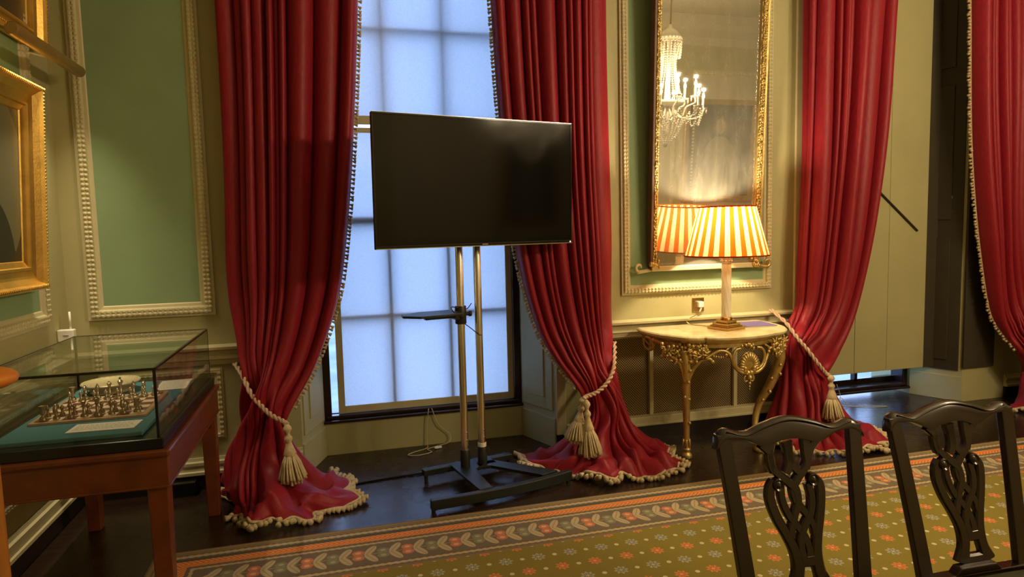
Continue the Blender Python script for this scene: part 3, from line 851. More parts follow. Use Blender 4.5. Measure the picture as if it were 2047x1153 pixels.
curtain('crimson silk curtain behind the nearer chair, hanging by the shutters', C3L, C3R, C3B, 9, 21)
mir = lambda rows: [[(9.34-x, y, z) for x, y, z in r[::-1]] for r in rows]
C4L = [(5.01, 3.95), (5.055, 3.2), (5.125, 2.25), (5.228, 1.42), (5.348, .85), (5.50, .60), (5.66, .43)]
C4R = [(5.95, 3.95), (5.95, 3.2), (5.95, 2.15), (5.95, 1.4), (5.96, 1.05), (5.98, .93), (6.01, .83)]
curtain('crimson silk curtain cut off by the right edge of the picture', C4L, C4R, mir(C3B), 11, 33, side=0, inner=0)

def big_tassel(par, name, top, length, lean=(0, 0), flare=1.0):
    """hanging tassel with moulded head and a skirt of twisted strands"""
    L = length; mb = MB()
    ax = Vector((lean[0], lean[1], -1)).normalized()
    q = Vector((0, 0, -1)).rotation_difference(ax).to_matrix()
    base = Vector(top)
    def pt(r, a, s): return base+q@Vector((r*math.cos(a), r*math.sin(a), -s))
    prof = [(0.006, 0), (0.012, 0.02*L), (0.021, 0.06*L), (0.023, 0.10*L), (0.012, 0.15*L), (0.010, 0.19*L), (0.020, 0.23*L), (0.022, 0.27*L), (0.014, 0.31*L), (0.018, 0.36*L), (0.026, 0.44*L), (0.034, 0.52*L), (0.030, 0.545*L)]
    vs = []; n = 14
    for r, s in prof:
        for k in range(n):
            rr = r*(1+0.12*(k % 2)); vs.append(tuple(pt(rr, 2*PI*k/n, s)))
    fs = [(i*n+k, i*n+(k+1) % n, (i+1)*n+(k+1) % n, (i+1)*n+k) for i in range(len(prof)-1) for k in range(n)]
    mb.add(vs, fs); head = child(par, name, mb, M_FRINGE, smooth=True)
    sk = MB()
    for ring, (r0, r1, s1, m) in enumerate(((0.030, 0.075*flare, 0.96, 22), (0.026, 0.055*flare, 1.0, 16), (0.02, 0.035*flare, 1.0, 10))):
        for k in range(m):
            a = 2*PI*(k+0.5*ring)/m+random.uniform(-.06, .06); e = s1*random.uniform(.95, 1.03)
            P = [pt(r0*0.9, a, 0.53*L), pt(r0+(r1-r0)*0.45, a, (0.53+(e-0.53)*0.35)*L), pt(r0+(r1-r0)*0.8, a+0.05, (0.53+(e-0.53)*0.75)*L), pt(r1, a+0.08, e*L)]
            sk.tube(P, [0.005, 0.006, 0.0065, 0.009], 5)
    child(head, 'tassel_skirt', sk, M_FRINGE, smooth=True)
    return head
def tieback(label, path, tassels, r=0.0085):
    t = thing('curtain_tieback', label, 'tieback', (path[-1][0], path[-1][1], 0.06), group='rope tiebacks of the curtains')
    P = cr(path, 14)
    for k in (0, 1):
        mb = MB(); pts = []
        for i in range(len(P)):
            d = P[min(i+1, len(P)-1)]-P[max(i-1, 0)]; d /= np.linalg.norm(d)
            a = np.cross(d, (0, 0, 1.0)); a /= np.linalg.norm(a)+1e-9; b = np.cross(d, a)
            th = i*0.62+PI*k
            pts.append(P[i]+(a*math.cos(th)+b*math.sin(th))*r*0.95)
        mb.tube(pts, r, 7); child(t, 'rope_strand', mb, M_CORD, smooth=True)
    for (top, L, lean, fl) in tassels:
        big_tassel(t, 'tassel', top, L, lean, fl)
    return t
tieback('cream rope tieback with one tassel on the curtain beside the chess table', [(-.64, 4.47, .80), (-.575, 4.29, .755), (-.520, 4.18, .665), (-.455, 4.11, .595), (-.395, 4.065, .545), (-.330, 4.04, .510), (-.312, 4.02, .495)], [((-.312, 4.005, .505), .345, (0.06, -0.05), 1.0)])
tieback('cream rope tieback with two tassels right of the television', [(1.97, 4.47, .76), (1.885, 4.28, .695), (1.825, 4.17, .62), (1.745, 4.10, .55), (1.655, 4.06, .505), (1.575, 4.04, .490), (1.545, 4.02, .480)], [((1.545, 4.03, .490), .30, (-0.20, -0.02), 1.0), ((1.550, 3.985, .485), .375, (0.05, -0.05), 1.0)])
tieback('cream rope tieback beside the marble side table', [(3.30, 4.47, .93), (3.285, 4.27, .855), (3.30, 4.16, .755), (3.34, 4.10, .675), (3.40, 4.06, .575), (3.455, 4.04, .500), (3.475, 4.02, .480)], [((3.475, 4.005, .490), .33, (0.04, -0.04), 1.0)])

# ------------------------------------------------------------------ television and its stand
TVY = math.radians(12.9)
ST = thing('television_stand', 'black two-pole floor stand with steel tubes carrying the television', 'tv stand', (0.818, 4.125, 0), math.radians(11.5))
def rect_bar(mb, pts, w, z0, z1):
    """flat bar following 2-D points"""
    P = [Vector((p[0], p[1], 0)) for p in pts]; Lf, Rt = [], []
    for i in range(len(P)):
        d = (P[min(i+1, len(P)-1)]-P[max(i-1, 0)]).normalized(); n = Vector((-d.y, d.x, 0))*w/2
        Lf.append(P[i]+n); Rt.append(P[i]-n)
    poly = [(p.x, p.y) for p in Rt]+[(p.x, p.y) for p in Lf[::-1]]
    mb.prism(poly, z0, z1)
mb = MB(); rect_bar(mb, cr([(-0.435, -0.385), (-0.2, -0.410), (0.04, -0.418), (0.28, -0.410), (0.50, -0.380)], 6), 0.042, 0.020, 0.080)
build('front_foot_bar', mb, M_BLACK, parent=ST, bevel=0.004)
mb = MB(); rect_bar(mb, [(-0.32, 0.085), (0.31, 0.085)], 0.05, 0.045, 0.085); build('rear_foot_bar', mb, M_BLACK, parent=ST, bevel=0.004)
# splayed base plate
def leg_plate(pts, z):
    mb = MB(); mb.prism(pts, z, z+0.012); return mb
mb = MB()
mb.prism([(-0.135, -0.03), (0.15, -0.03), (0.15, 0.11), (-0.135, 0.11)], 0.066, 0.086)
mb.prism([(-0.135, -0.02), (-0.135, -0.40), (-0.05, -0.40), (-0.035, -0.16), (-0.01, -0.07), (0.03, -0.05), (0.06, -0.02)], 0.066, 0.086)
mb.prism([(0.02, -0.05), (0.09, -0.07), (0.30, -0.38), (0.42, -0.36), (0.15, 0.02), (0.02, 0.02)], 0.066, 0.086)
build('base_plate', mb, M_BLACK, parent=ST, bevel=0.003)
for x, y in ((-0.42, -0.386), (0.48, -0.384), (-0.30, 0.085), (0.29, 0.085)):
    mb = MB(); h = 0.022 if y < 0 else 0.047
    mb.lathe([(0.012, 0), (0.013, 0.004), (0.011, h)], (x, y, 0), 10); build('levelling_foot', mb, M_BLACK, parent=ST, smooth=True, sharp=0.6)
for k, x in enumerate((-0.060, 0.062)):
    mb = MB(); mb.lathe([(0.031, 0.084), (0.031, 0.195), (0.028, 0.20)], (x, 0, 0), 20); c_ = build('collar', mb, M_BLACK, parent=ST, smooth=True, sharp=0.6)
    mb = MB(); mb.lathe([(0.0245, 0.19), (0.0245, 1.95), (0.020, 1.96)], (x, 0, 0), 24); p_ = build('pole', mb, M_CHROME, parent=ST, smooth=True, sharp=0.6)
    for z in (0.265, 0.315):
        mb = MB(); mb.ell((x+0.006, -0.0235, z), (0.006, 0.004, 0.006), 8, 5); build('bolt_head', mb, M_CHROME, parent=p_, smooth=True)
    if k == 1:
        mb = MB(); mb.lathe([(0.0275, 0.200), (0.0275, 0.225), (0.0255, 0.227)], (x, 0, 0), 20); build('white_tape', mb, M_WHITE, parent=p_, smooth=True, sharp=0.6)
mb = MB(); mb.box(-0.20, 0.20, -0.075, -0.022, 1.62, 2.05); build('mounting_bracket', mb, M_BLACK, parent=ST, bevel=0.004)
# shelf on the left pole
mb = MB(); mb.lathe([(0.034, 1.018), (0.036, 1.022), (0.036, 1.128), (0.034, 1.132)], (-0.06, 0, 0), 20)
mb.box(-0.11, -0.08, -0.03, 0.03, 1.05, 1.10)
cl = build('shelf_clamp', mb, M_BLACK, parent=ST, smooth=True, sharp=0.6)
mb = MB(); mb.tube([(-0.03, 0.0, 1.078), (0.005, 0.0, 1.078)], 0.012, 10); mb.lathe([(0.016, -0.005), (0.018, 0.0), (0.018, 0.012), (0.012, 0.015)], (0.0, 0, 1.078), 10, R=Matrix.Rotation(PI/2, 3, 'Y')); build('clamp_knob', mb, M_BLACK, parent=cl, smooth=True, sharp=0.6)
mb = MB(); mb.prism([(-0.085, -0.09), (-0.085, 0.12), (-0.30, 0.12), (-0.43, 0.06), (-0.445, -0.02), (-0.36, -0.11), (-0.22, -0.115)], 1.083, 1.098)
build('shelf_plate', mb, M_BLACK, parent=ST, bevel=0.003)
mb = MB(); mb.box(-0.30, -0.08, -0.022, 0.022, 1.060, 1.083); build('shelf_arm', mb, M_BLACK, parent=ST, bevel=0.003)
mb = MB(); mb.tube(cr([(-0.06, -0.04, 1.06), (-0.13, -0.07, 1.10), (-0.145, -0.06, 1.135), (-0.09, -0.04, 1.125), (-0.03, 0.045, 1.12), (0.0, 0.04, 1.105), (0.03, 0.03, 1.14)], 8), 0.0032, 6)
mb.tube(cr([(-0.03, 0.02, 1.015), (0.0, -0.02, 0.985), (0.045, -0.028, 0.945), (0.07, -0.03, 0.935)], 8), 0.0032, 6)
build('loose_wire', mb, M_PLASTIC, parent=ST, smooth=True)

TV = thing('television', 'large black flat-screen television on the two-pole stand', 'television', (0.865+0.011, 3.975, 1.893-0.385), TVY)
TV.rotation_euler = (0, 0, TVY)
W_, H_ = 1.325, 0.77
tl = math.radians(1.3)
def tvp(mb):   # tilt about the bottom edge
    R = Matrix.Rotation(tl, 3, 'X')
    mb.v = [tuple(R@Vector((x, y, z))) for x, y, z in mb.v]; return mb
b_ = 0.011
mb = MB(); mb.box(-W_/2, W_/2, 0.004, 0.030, 0, H_); build('casing', tvp(mb), M_PLASTIC, parent=TV, bevel=0.004)
mb = MB(); mb.box(-W_/2+0.18, W_/2-0.18, 0.028, 0.062, 0.06, H_-0.16); build('rear_housing', tvp(mb), M_PLASTIC, parent=TV, bevel=0.012)
mb = MB()
mb.box(-W_/2, W_/2, -0.002, 0.006, H_-b_, H_); mb.box(-W_/2, W_/2, -0.002, 0.006, 0, 0.020)
mb.box(-W_/2, -W_/2+b_, -0.002, 0.006, 0.02, H_-b_); mb.box(W_/2-b_, W_/2, -0.002, 0.006, 0.02, H_-b_)
build('bezel', tvp(mb), M_PLASTIC, parent=TV, bevel=0.0015)
mb = MB(); mb.box(-W_/2+b_, W_/2-b_, 0.001, 0.006, 0.02, H_-b_); build('screen', tvp(mb), M_SCREEN, parent=TV)
mb = MB(); mb.box(-W_/2+0.002, W_/2-0.002, -0.0035, 0.003, 0.000, 0.0045); build('lower_trim', tvp(mb), M_CHROME, parent=TV)
mb = MB(); mb.box(-W_/2+0.002, W_/2-0.002, 0.001, 0.010, H_-0.001, H_+0.002); build('upper_trim', tvp(mb), M_CHROME, parent=TV)
mb = MB()
for k in range(6): mb.box(0.008+k*0.0065, 0.0125+k*0.0065, -0.0028, -0.0015, 0.009, 0.015)
build('maker_badge', tvp(mb), M_SILVERTXT, parent=TV)
mb = MB(); mb.ell((W_/2-0.016, -0.003, 0.010), (0.004, 0.002, 0.004), 8, 5); build('standby_light', tvp(mb), M_LED, parent=TV)
# cable lying on the floor
mb = MB(); mb.tube(cr([(0.66, 4.30, 0.010), (0.40, 4.29, 0.008), (0.20, 4.27, 0.008), (0.03, 4.245, 0.008), (-0.12, 4.235, 0.02)], 8), 0.0075, 8)
tag(build('floor_cable', mb, M_PLASTIC, smooth=True), 'black cable running across the floor from stand to left curtain', 'cable')

# ------------------------------------------------------------------ tall looking glass
MX0, MX1, MZ0, MZ1 = 2.235, 3.165, 1.275, 3.95
MR = thing('looking_glass', 'tall gilt framed looking glass above the marble side table', 'mirror', (2.70, 4.474, MZ0))
MR.rotation_euler = (math.radians(3.0), 0, 0)
w2_, hh = (MX1-MX0)/2, MZ1-MZ0
mb = MB(); mb.box(-w2_+0.045, w2_-0.045, -0.028, -0.022, 0.04, hh-0.05); build('mirror_glass', mb, M_MIRROR, parent=MR)
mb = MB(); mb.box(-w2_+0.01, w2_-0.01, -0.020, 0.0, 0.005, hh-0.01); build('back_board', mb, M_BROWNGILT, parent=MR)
def side_frame(sg):
    mb = MB(); x = sg*w2_
    mb.box(min(x, x-sg*0.022), max(x, x-sg*0.022), -0.060, 0.004, 0.03, hh); 
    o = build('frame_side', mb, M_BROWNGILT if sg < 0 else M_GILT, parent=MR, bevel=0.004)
    q = MB(); z = 0.05
    while z < hh-0.02:
        for dx in (0.030, 0.044):
            q.ell((x-sg*(dx+random.uniform(-.003, .003)), -0.050+random.uniform(-.006, .003), z+random.uniform(-.004, .004)), (0.011, 0.014, random.uniform(0.012, 0.020)), 6, 4, R=Matrix.Rotation(random.uniform(-.6, .6), 3, 'Y'))
        z += 0.020
    build('carved_foliage', q, M_GILT, parent=o, smooth=True)
    mb = MB(); mb.box(min(x-sg*0.018, x-sg*0.058), max(x-sg*0.018, x-sg*0.058), -0.046, -0.02, 0.03, hh); build('gilt_slip', mb, M_GILT, parent=o)
side_frame(-1); side_frame(1)
mb = MB(); mb.box(-w2_+0.02, w2_-0.02, -0.055, 0.0, 0.0, 0.038); build('frame_bottom', mb, M_TRIM, parent=MR, bevel=0.006)
mb = MB(); mb.box(-w2_, w2_, -0.06, 0.004, hh-0.05, hh); build('frame_top', mb, M_GILT, parent=MR, bevel=0.006)
for sg in (-1, 1):
    q = MB()
    sp = [(sg*(w2_-0.02), -0.03, 0.012)]
    for k in range(13):
        a = -PI/2+sg*0+k*0.42; r_ = 0.034*(1-k*0.055)
        sp.append((sg*(w2_+0.075+r_*math.cos(a)*1.0), -0.03, 0.022+r_*math.sin(a)+0.010))
    q.tube(cr(sp, 3), [0.014-0.006*i/36 for i in range(len(sp)*3-2)], 8)
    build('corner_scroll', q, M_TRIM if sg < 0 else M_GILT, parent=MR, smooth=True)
    q = MB()
    for k in range(16):
        q.ell((sg*(w2_-0.03+random.uniform(-.05, .03)), -0.055+random.uniform(-.01, .01), 0.03+random.uniform(-.025, .05)), (0.012, 0.012, 0.016), 6, 4)
    build('corner_leaves', q, M_GILT, parent=MR, smooth=True)

# ------------------------------------------------------------------ gilt console table
CT = thing('console_table', 'carved gilt console table with cream marble top below the looking glass', 'side table', (2.62, 4.1, 0))
TZ = 0.865
out_l = [(2.125, 4.425), (2.108, 4.30), (2.130, 4.12), (2.18, 4.015), (2.232, 3.915), (2.30, 3.872), (2.352, 3.868)]
out_f = [(2.352, 3.868), (2.372, 3.846), (2.47, 3.806), (2.60, 3.792), (2.74, 3.805), (2.85, 3.838), (2.882, 3.860)]
out_r = [(2.882, 3.860), (2.94, 3.868), (3.02, 3.915), (3.08, 3.985), (3.13, 4.10), (3.15, 4.28), (3.145, 4.425)]
outline = [tuple(p) for seg in (out_l, out_f, out_r) for p in cr(seg, 4)[:-1]]+[(3.145, 4.425)]
ctr = np.array([2.63, 4.2])
def inset(o, d): return [tuple(np.array(p)+(ctr-np.array(p))/np.linalg.norm(ctr-np.array(p))*d) for p in o]
mb = MB()
L0, L1, L2, L3 = inset(outline, 0.012), inset(outline, 0.002), outline, inset(outline, 0.010)
n = len(outline); vs = [(x, y, TZ-0.030) for x, y in L0]+[(x, y, TZ-0.020) for x, y in L1]+[(x, y, TZ-0.008) for x, y in L2]+[(x, y, TZ) for x, y in L3]
fs = [tuple(range(n-1, -1, -1)), tuple(range(3*n, 4*n))]+[(k*n+i, k*n+(i+1) % n, (k+1)*n+(i+1) % n, (k+1)*n+i) for k in range(3) for i in range(n)]
mb.add(vs, fs); child(CT, 'marble_top', mb, M_MARBLE)
mb = MB()
A0, A1, A2 = inset(outline, 0.022), inset(outline, 0.030), inset(outline, 0.040)
B2 = inset(outline, 0.085)
vs = [(x, y, TZ-0.030) for x, y in A0]+[(x, y, TZ-0.048) for x, y in A1]+[(x, y, TZ-0.055) for x, y in A2]+[(x, y, TZ-0.080) for x, y in A2]+[(x, y, TZ-0.080) for x, y in B2]+[(x, y, TZ-0.030) for x, y in B2]
fs = [(k*n+i, k*n+(i+1) % n, ((k+1) % 6)*n+(i+1) % n, ((k+1) % 6)*n+i) for k in range(6) for i in range(n)]
mb.add(vs, fs); child(CT, 'apron_rail', mb, M_GILT)
# legs
def leg(path, rad, side):
    mb = MB(); P = cr(path, 8); R_ = np.interp(np.linspace(0, 1, len(P)), np.linspace(0, 1, len(rad)), rad)
    mb.tube([tuple(p) for p in P], list(R_), 12)
    o = child(CT, 'leg', mb, M_GILT, smooth=True)
    f = path[-1]
    q = MB(); q.lathe([(0.036, 0.0), (0.040, 0.006), (0.036, 0.03), (0.026, 0.04), (0.024, 0.052), (0.032, 0.06), (0.024, 0.075)], (f[0], f[1], 0.0), 14)
    for k in range(6):
        a = 2*PI*k/6; q.ell((f[0]+0.024*math.cos(a), f[1]+0.024*math.sin(a), 0.105), (0.009, 0.009, 0.032), 6, 5)
    child(o, 'foot', q, M_GILT, smooth=True)
    return o
lL = leg([(2.245, 3.95, .77), (2.262, 3.955, .66), (2.280, 3.985, .50), (2.296, 4.01, .33), (2.302, 4.018, .18), (2.297, 4.010, .05)], [0.030, 0.036, 0.030, 0.024, 0.021, 0.022], -1)
lR = leg([(2.965, 3.93, .77), (2.985, 3.935, .66), (2.955, 3.99, .48), (2.892, 4.04, .31), (2.848, 4.02, .16), (2.842, 3.965, .05)], [0.030, 0.036, 0.033, 0.026, 0.021, 0.022], 1)
for lg, pts in ((lL, [(2.27, 3.935, .55), (2.30, 3.975, .42), (2.262, 3.97, .44), (2.29, 3.97, .58), (2.275, 3.925, .63), (2.31, 3.99, .25)]), (lR, [(2.985, 3.93, .55), (2.93, 3.95, .52), (2.93, 3.97, .42), (2.97, 3.91, .62), (2.89, 3.99, .36)])):
    q = MB()
    for p in pts: q.ell(p, random.uniform(0.010, 0.016), 8, 6)
    child(lg, 'carved_beads', q, M_GILT, smooth=True)
def scroll(par, pts, r0, r1, name='scroll'):
    P = cr(pts, 6); mb = MB(); mb.tube([tuple(p) for p in P], list(np.linspace(r0, r1, len(P))), 7); 
    mb.ell(tuple(P[-1]), r1*1.5, 7, 5)
    return child(par, name, mb, M_GILT, smooth=True)
# brackets branching from the legs
scroll(CT, [(2.262, 3.965, .54), (2.235, 3.96, .64), (2.205, 3.975, .70), (2.165, 4.02, .725), (2.145, 4.06, .715)], .015, .011)
scroll(CT, [(2.270, 3.965, .53), (2.305, 3.93, .64), (2.345, 3.905, .695), (2.395, 3.885, .710), (2.418, 3.88, .690)], .016, .011)
scroll(CT, [(2.975, 3.95, .56), (2.985, 3.95, .64), (2.975, 3.945, .70), (2.945, 3.93, .725), (2.915, 3.92, .705)], .015, .011)
scroll(CT, [(2.175, 4.03, .725), (2.150, 4.09, .80), (2.125, 4.16, .815)], .012, .010)
# left end C-scroll under the marble
cs = [(2.135+0.0*k, 4.25+0.075*math.cos(a), .775+0.045*math.sin(a)) for k, a in enumerate(np.linspace(PI*0.35, PI*2.1, 12))]
scroll(CT, cs, .013, .008)
scroll(CT, [(2.137, 4.32, .80), (2.137, 4.27, .775), (2.137, 4.22, .765)], .008, .006)
# pierced front: garland scrolls, shell, pendant
fx = 2.665
scroll(CT, [(2.36, 3.875, .715), (2.41, 3.865, .745), (2.455, 3.855, .765), (2.505, 3.845, .755), (2.535, 3.84, .715), (2.555, 3.835, .66), (2.60, 3.832, .615), (2.655, 3.83, .605)], .010, .014)
scroll(CT, [(2.93, 3.885, .70), (2.89, 3.87, .745), (2.845, 3.86, .755), (2.815, 3.85, .70), (2.785, 3.84, .645), (2.735, 3.833, .61), (2.68, 3.83, .605)], .010, .014)
for sg in (-1, 1):
    scroll(CT, [(fx+sg*.060, 3.835, .775), (fx+sg*.100, 3.835, .765), (fx+sg*.122, 3.833, .715), (fx+sg*.098, 3.832, .65), (fx+sg*.035, 3.83, .622)], .009, .014)
    scroll(CT, [(fx+sg*.135, 3.85, .785), (fx+sg*.165, 3.85, .765), (fx+sg*.165, 3.85, .735)], .008, .010)
    scroll(CT, [(fx+sg*.012, 3.832, .60), (fx+sg*.036, 3.832, .575), (fx+sg*.030, 3.832, .548), (fx+sg*.012, 3.832, .552)], .009, .006)
q = MB()
for k in range(13):
    a = PI*(0.02+0.96*k/12)
    L_ = 0.088-0.012*abs(math.cos(a)); cx_, cz_ = fx, .645
    q.tube([(cx_+0.012*math.cos(a), 3.838, cz_+0.010*math.sin(a)), (cx_+L_*0.6*math.cos(a), 3.822, cz_+L_*0.62*math.sin(a)*1.15), (cx_+L_*math.cos(a), 3.828, cz_+L_*math.sin(a)*1.15)], [0.006, 0.011, 0.0125], 7)
q.ell((fx, 3.836, .685), (0.070, 0.016, 0.065), 14, 7)
child(CT, 'shell', q, M_GILT, smooth=True)
q = MB()
for dx, dz, r_ in ((-.036, .638, .017), (.036, .638, .017), (0, .575, .020), (0, .535, .013), (0, .512, .009), (0, .495, .006), (-.02, .60, .012), (.02, .60, .012)):
    q.ell((fx+dx, 3.825, dz), r_, 8, 6)
child(CT, 'pendant_beads', q, M_GILT, smooth=True)
q = MB()
for k in range(14): q.ell((fx+random.uniform(-.06, .06), 3.825+random.uniform(-.008, .012), .785+random.uniform(-.015, .018)), (0.013, 0.010, 0.015), 6, 4, R=Matrix.Rotation(random.uniform(-1, 1), 3, 'Y'))
child(CT, 'crest_leaves', q, M_GILT, smooth=True)
def floral(cx_, cy_, cz_, sx_, sz_, nx, n_):
    q = MB(); r = random.Random(int(cx_*100))
    for k in range(n_):
        u, w = r.uniform(-1, 1), r.uniform(-1, 1)
        if abs(u) > 1-0.5*max(0, -w): continue
        p = (cx_+u*sx_, cy_+nx*u*sx_+r.uniform(-.018, .012), cz_+w*sz_)
        if r.random() < 0.45: q.ell(p, r.uniform(0.010, 0.017), 7, 5)
        else: q.ell(p, (0.008, 0.009, r.uniform(0.018, 0.03)), 6, 4, R=Matrix.Rotation(r.uniform(-1.4, 1.4), 3, 'Y'))
    child(CT, 'carved_flowers', q, M_GILT, smooth=True)
floral(2.225, 3.965, .748, .095, .060, -0.75, 130); floral(2.32, 3.895, .745, .060, .055, -0.3, 60)
floral(2.965, 3.920, .742, .095, .065, 0.6, 140)
q = MB()
for k in range(8): q.ell((2.42+k*.016, 3.868-k*.003, .728-.01*math.sin(k*.45)), (0.009, 0.008, 0.012), 6, 4)
child(CT, 'garland', q, M_GILT, smooth=True)
mb = MB(); mb.prism([(2.17, 4.40), (2.17, 4.30), (3.10, 4.30), (3.10, 4.40)], TZ-0.08, TZ-0.03); child(CT, 'back_rail', mb, M_GILT)

# table lamp -----------------------------------------------------------------
LP = thing('table_lamp', 'lit table lamp with glass column and orange striped shade on marble table', 'lamp', (2.674, 4.115, TZ), math.radians(17))
mb = MB()
for z0, z1, w in ((0, .022, .092), (.022, .030, .078), (.030, .046, .068), (.046, .068, .050)):
    mb.box(-w, w, -w, w, z0, z1)
build('stepped_base', mb, M_BRASS, parent=LP, bevel=0.002)
mb = MB(); mb.lathe([(.040, .068), (.044, .074), (.040, .082), (.036, .086)], n=20); build('collar_ring', mb, M_BRASS, parent=LP, smooth=True, sharp=0.7)
mb = MB(); n_ = 24
pr = [(0.033, .086+.375*i/30) for i in range(31)]
mb.lathe(pr, n=n_, mod=lambda a, i: 1+0.045*math.cos(8*a+i*0.55)); build('glass_column', mb, M_COLGLASS, parent=LP)
mb = MB(); mb.lathe([(0.012, .08), (0.012, .47)], n=10); build('inner_tube', mb, M_CANDLE, parent=LP, smooth=True)
mb = MB(); mb.lathe([(.030, .460), (.036, .466), (.030, .475), (.034, .50), (.040, .515)], n=18)
for r_, z_ in ((.036, .485), (.040, .505)):
    for k in range(10):
        a = 2*PI*k/10; mb.ell((r_*math.cos(a), r_*math.sin(a), z_), 0.0085, 6, 4)
build('leaf_capital', mb, M_CRYSTAL, parent=LP, smooth=True)
SZ0, SZ1, SR0, SR1 = 0.522, 0.862, 0.283, 0.193
mb = MB(); NP = 48
for k in range(NP):
    for h in range(2):
        a0, a1 = 2*PI*(k+h*0.5)/NP, 2*PI*(k+h*0.5+0.5)/NP
        q = []
        NZ = 6
        for j in range(NZ+1):
            f_ = j/NZ; r_ = SR0+(SR1-SR0)*f_; z = SZ0+(SZ1-SZ0)*f_
            ra, rb = (r_+0.0035, r_-0.0025) if h == 0 else (r_-0.0025, r_+0.0035)
            q += [(ra*math.cos(a0), ra*math.sin(a0), z), (rb*math.cos(a1), rb*math.sin(a1), z)]
        mb.add(q, [(2*j, 2*j+1, 2*j+3, 2*j+2) for j in range(NZ)], 0 if (k % 2 == 0) else 1)
sh_ = build('pleated_shade', mb, [M_SHADE_O, M_SHADE_C], parent=LP)
for r_, z in ((SR0+0.002, SZ0), (SR1+0.002, SZ1)):
    mb = MB(); mb.tube([(r_*math.cos(2*PI*k/48), r_*math.sin(2*PI*k/48), z) for k in range(49)], 0.005, 6); build('shade_binding', mb, M_SHADE_O, parent=sh_, smooth=True)
mb = MB(); mb.lathe([(0.010, .50), (0.010, .58), (0.016, .60), (0.028, .65), (0.030, .68), (0.018, .71), (0, .715)], n=14); build('bulb', mb, M_BULB, parent=LP, smooth=True)
ld = bpy.data.lights.new('lamp_light', 'POINT'); ld.energy = LAMP_W; ld.color = (1.0, 0.80, 0.48); ld.shadow_soft_size = 0.035
lo = bpy.data.objects.new('lamp_light', ld); link(lo, LP); lo.location = (0, 0, 0.665+0.1)
# flex and socket
SK = thing('wall_socket', 'brass wall socket with a white plug beside the lamp', 'socket', (2.675, WY, 0.945))
mb = MB(); mb.box(-0.05, 0.05, -0.008, 0, 0, 0.108); build('plate', mb, M_BRASS, parent=SK, bevel=0.002)
mb = MB(); mb.box(-0.012, 0.032, -0.040, -0.008, 0.035, 0.080); build('plug', mb, M_WHITE, parent=SK, bevel=0.006)
mb = MB(); mb.tube([(0.012, -0.026, 0.036), (0.010, -0.028, 0.020), (-0.004, -0.032, 0.000)], [0.008, 0.007, 0.006], 8); build('plug_sleeve', mb, M_WHITE, parent=SK, smooth=True)
mb = MB(); mb.tube(cr([(2.671, 4.468, .945), (2.62, 4.44, .925), (2.555, 4.41, .912), (2.525, 4.40, .885), (2.55, 4.37, .869), (2.58, 4.32, .869), (2.62, 4.235, .869)], 8), 0.0028, 6)
tag(build('lamp_flex', mb, M_BRASS, smooth=True), 'thin gold lamp flex curling from plug to marble top', 'cable')
# booklets
BK = thing('booklet', 'thin purple booklet lying on the marble table beside the lamp', 'booklet', (2.955, 4.19, TZ+0.001), math.radians(-6))
mb = MB(); mb.box(-0.115, 0.115, -0.115, 0.115, 0.0, 0.006); build('pages', mb, M_PAPER, parent=BK)
mb = MB(); mb.box(-0.117, 0.117, -0.117, 0.117, 0.006, 0.0085); build('cover', mb, M_PURPLE, parent=BK)

# ------------------------------------------------------------------ chess table, glass case and its contents
T = thing('display_table', 'red mahogany table with square legs carrying the glass case', 'table', (-1.04, 3.49, 0))
tx0, tx1, ty0, ty1, tz = -1.405, -0.678, 2.878, 4.105, 0.755
mb = MB(); mb.box(tx0, tx1, ty0, ty1, tz-0.032, tz); child(T, 'top_moulding', mb, M_MAHOG, bevel=0.010)
for a in ((tx0+.012, tx1-.012, ty0+.012, ty0+.034), (tx0+.012, tx1-.012, ty1-.034, ty1-.012), (tx0+.012, tx0+.034, ty0+.034, ty1-.034), (tx1-.034, tx1-.012, ty0+.034, ty1-.034)):
    mb = MB(); mb.box(a[0], a[1], a[2], a[3], tz-.155, tz-.032); child(T, 'apron', mb, M_MAHOG, bevel=0.002)
mb = MB()
for a in ((tx0+.006, tx1-.006, ty0+.006, ty0+.014), (tx1-.014, tx1-.006, ty0+.014, ty1-.006)):
    mb.box(a[0], a[1], a[2], a[3], tz-.160, tz-.150)
child(T, 'lower_bead', mb, M_MAHOG, bevel=0.003)
for x, y in ((tx0+.018, ty0+.018), (tx1-.098, ty0+.018), (tx0+.018, ty1-.098), (tx1-.098, ty1-.098)):
    mb = MB(); q = 0.008
    z_ = 0.0085 if (y < 3.4 and x > -0.94) else 0.0
    mb.hexa([(x+q, y+q, z_), (x+.08-q, y+q, z_), (x+.08-q, y+.08-q, z_), (x+q, y+.08-q, z_), (x, y, tz-.04), (x+.08, y, tz-.04), (x+.08, y+.08, tz-.04), (x, y+.08, tz-.04)]); child(T, 'leg', mb, M_MAHOG, bevel=0.004)
for x, y, r_ in ((tx1-.098, ty1-.10, 0), (tx1-.10, ty0+.10, 0)):
    mb = MB(); mb.prism([(y, tz-.155), (y-.07, tz-.155), (y-.03, tz-.18), (y, tz-.235)], tx1-.06, tx1-.04, T=lambda p: (p[2], p[0], p[1])); 
    if r_ == 0 and y > 3.5: child(T, 'corner_bracket', mb, M_MAHOG)

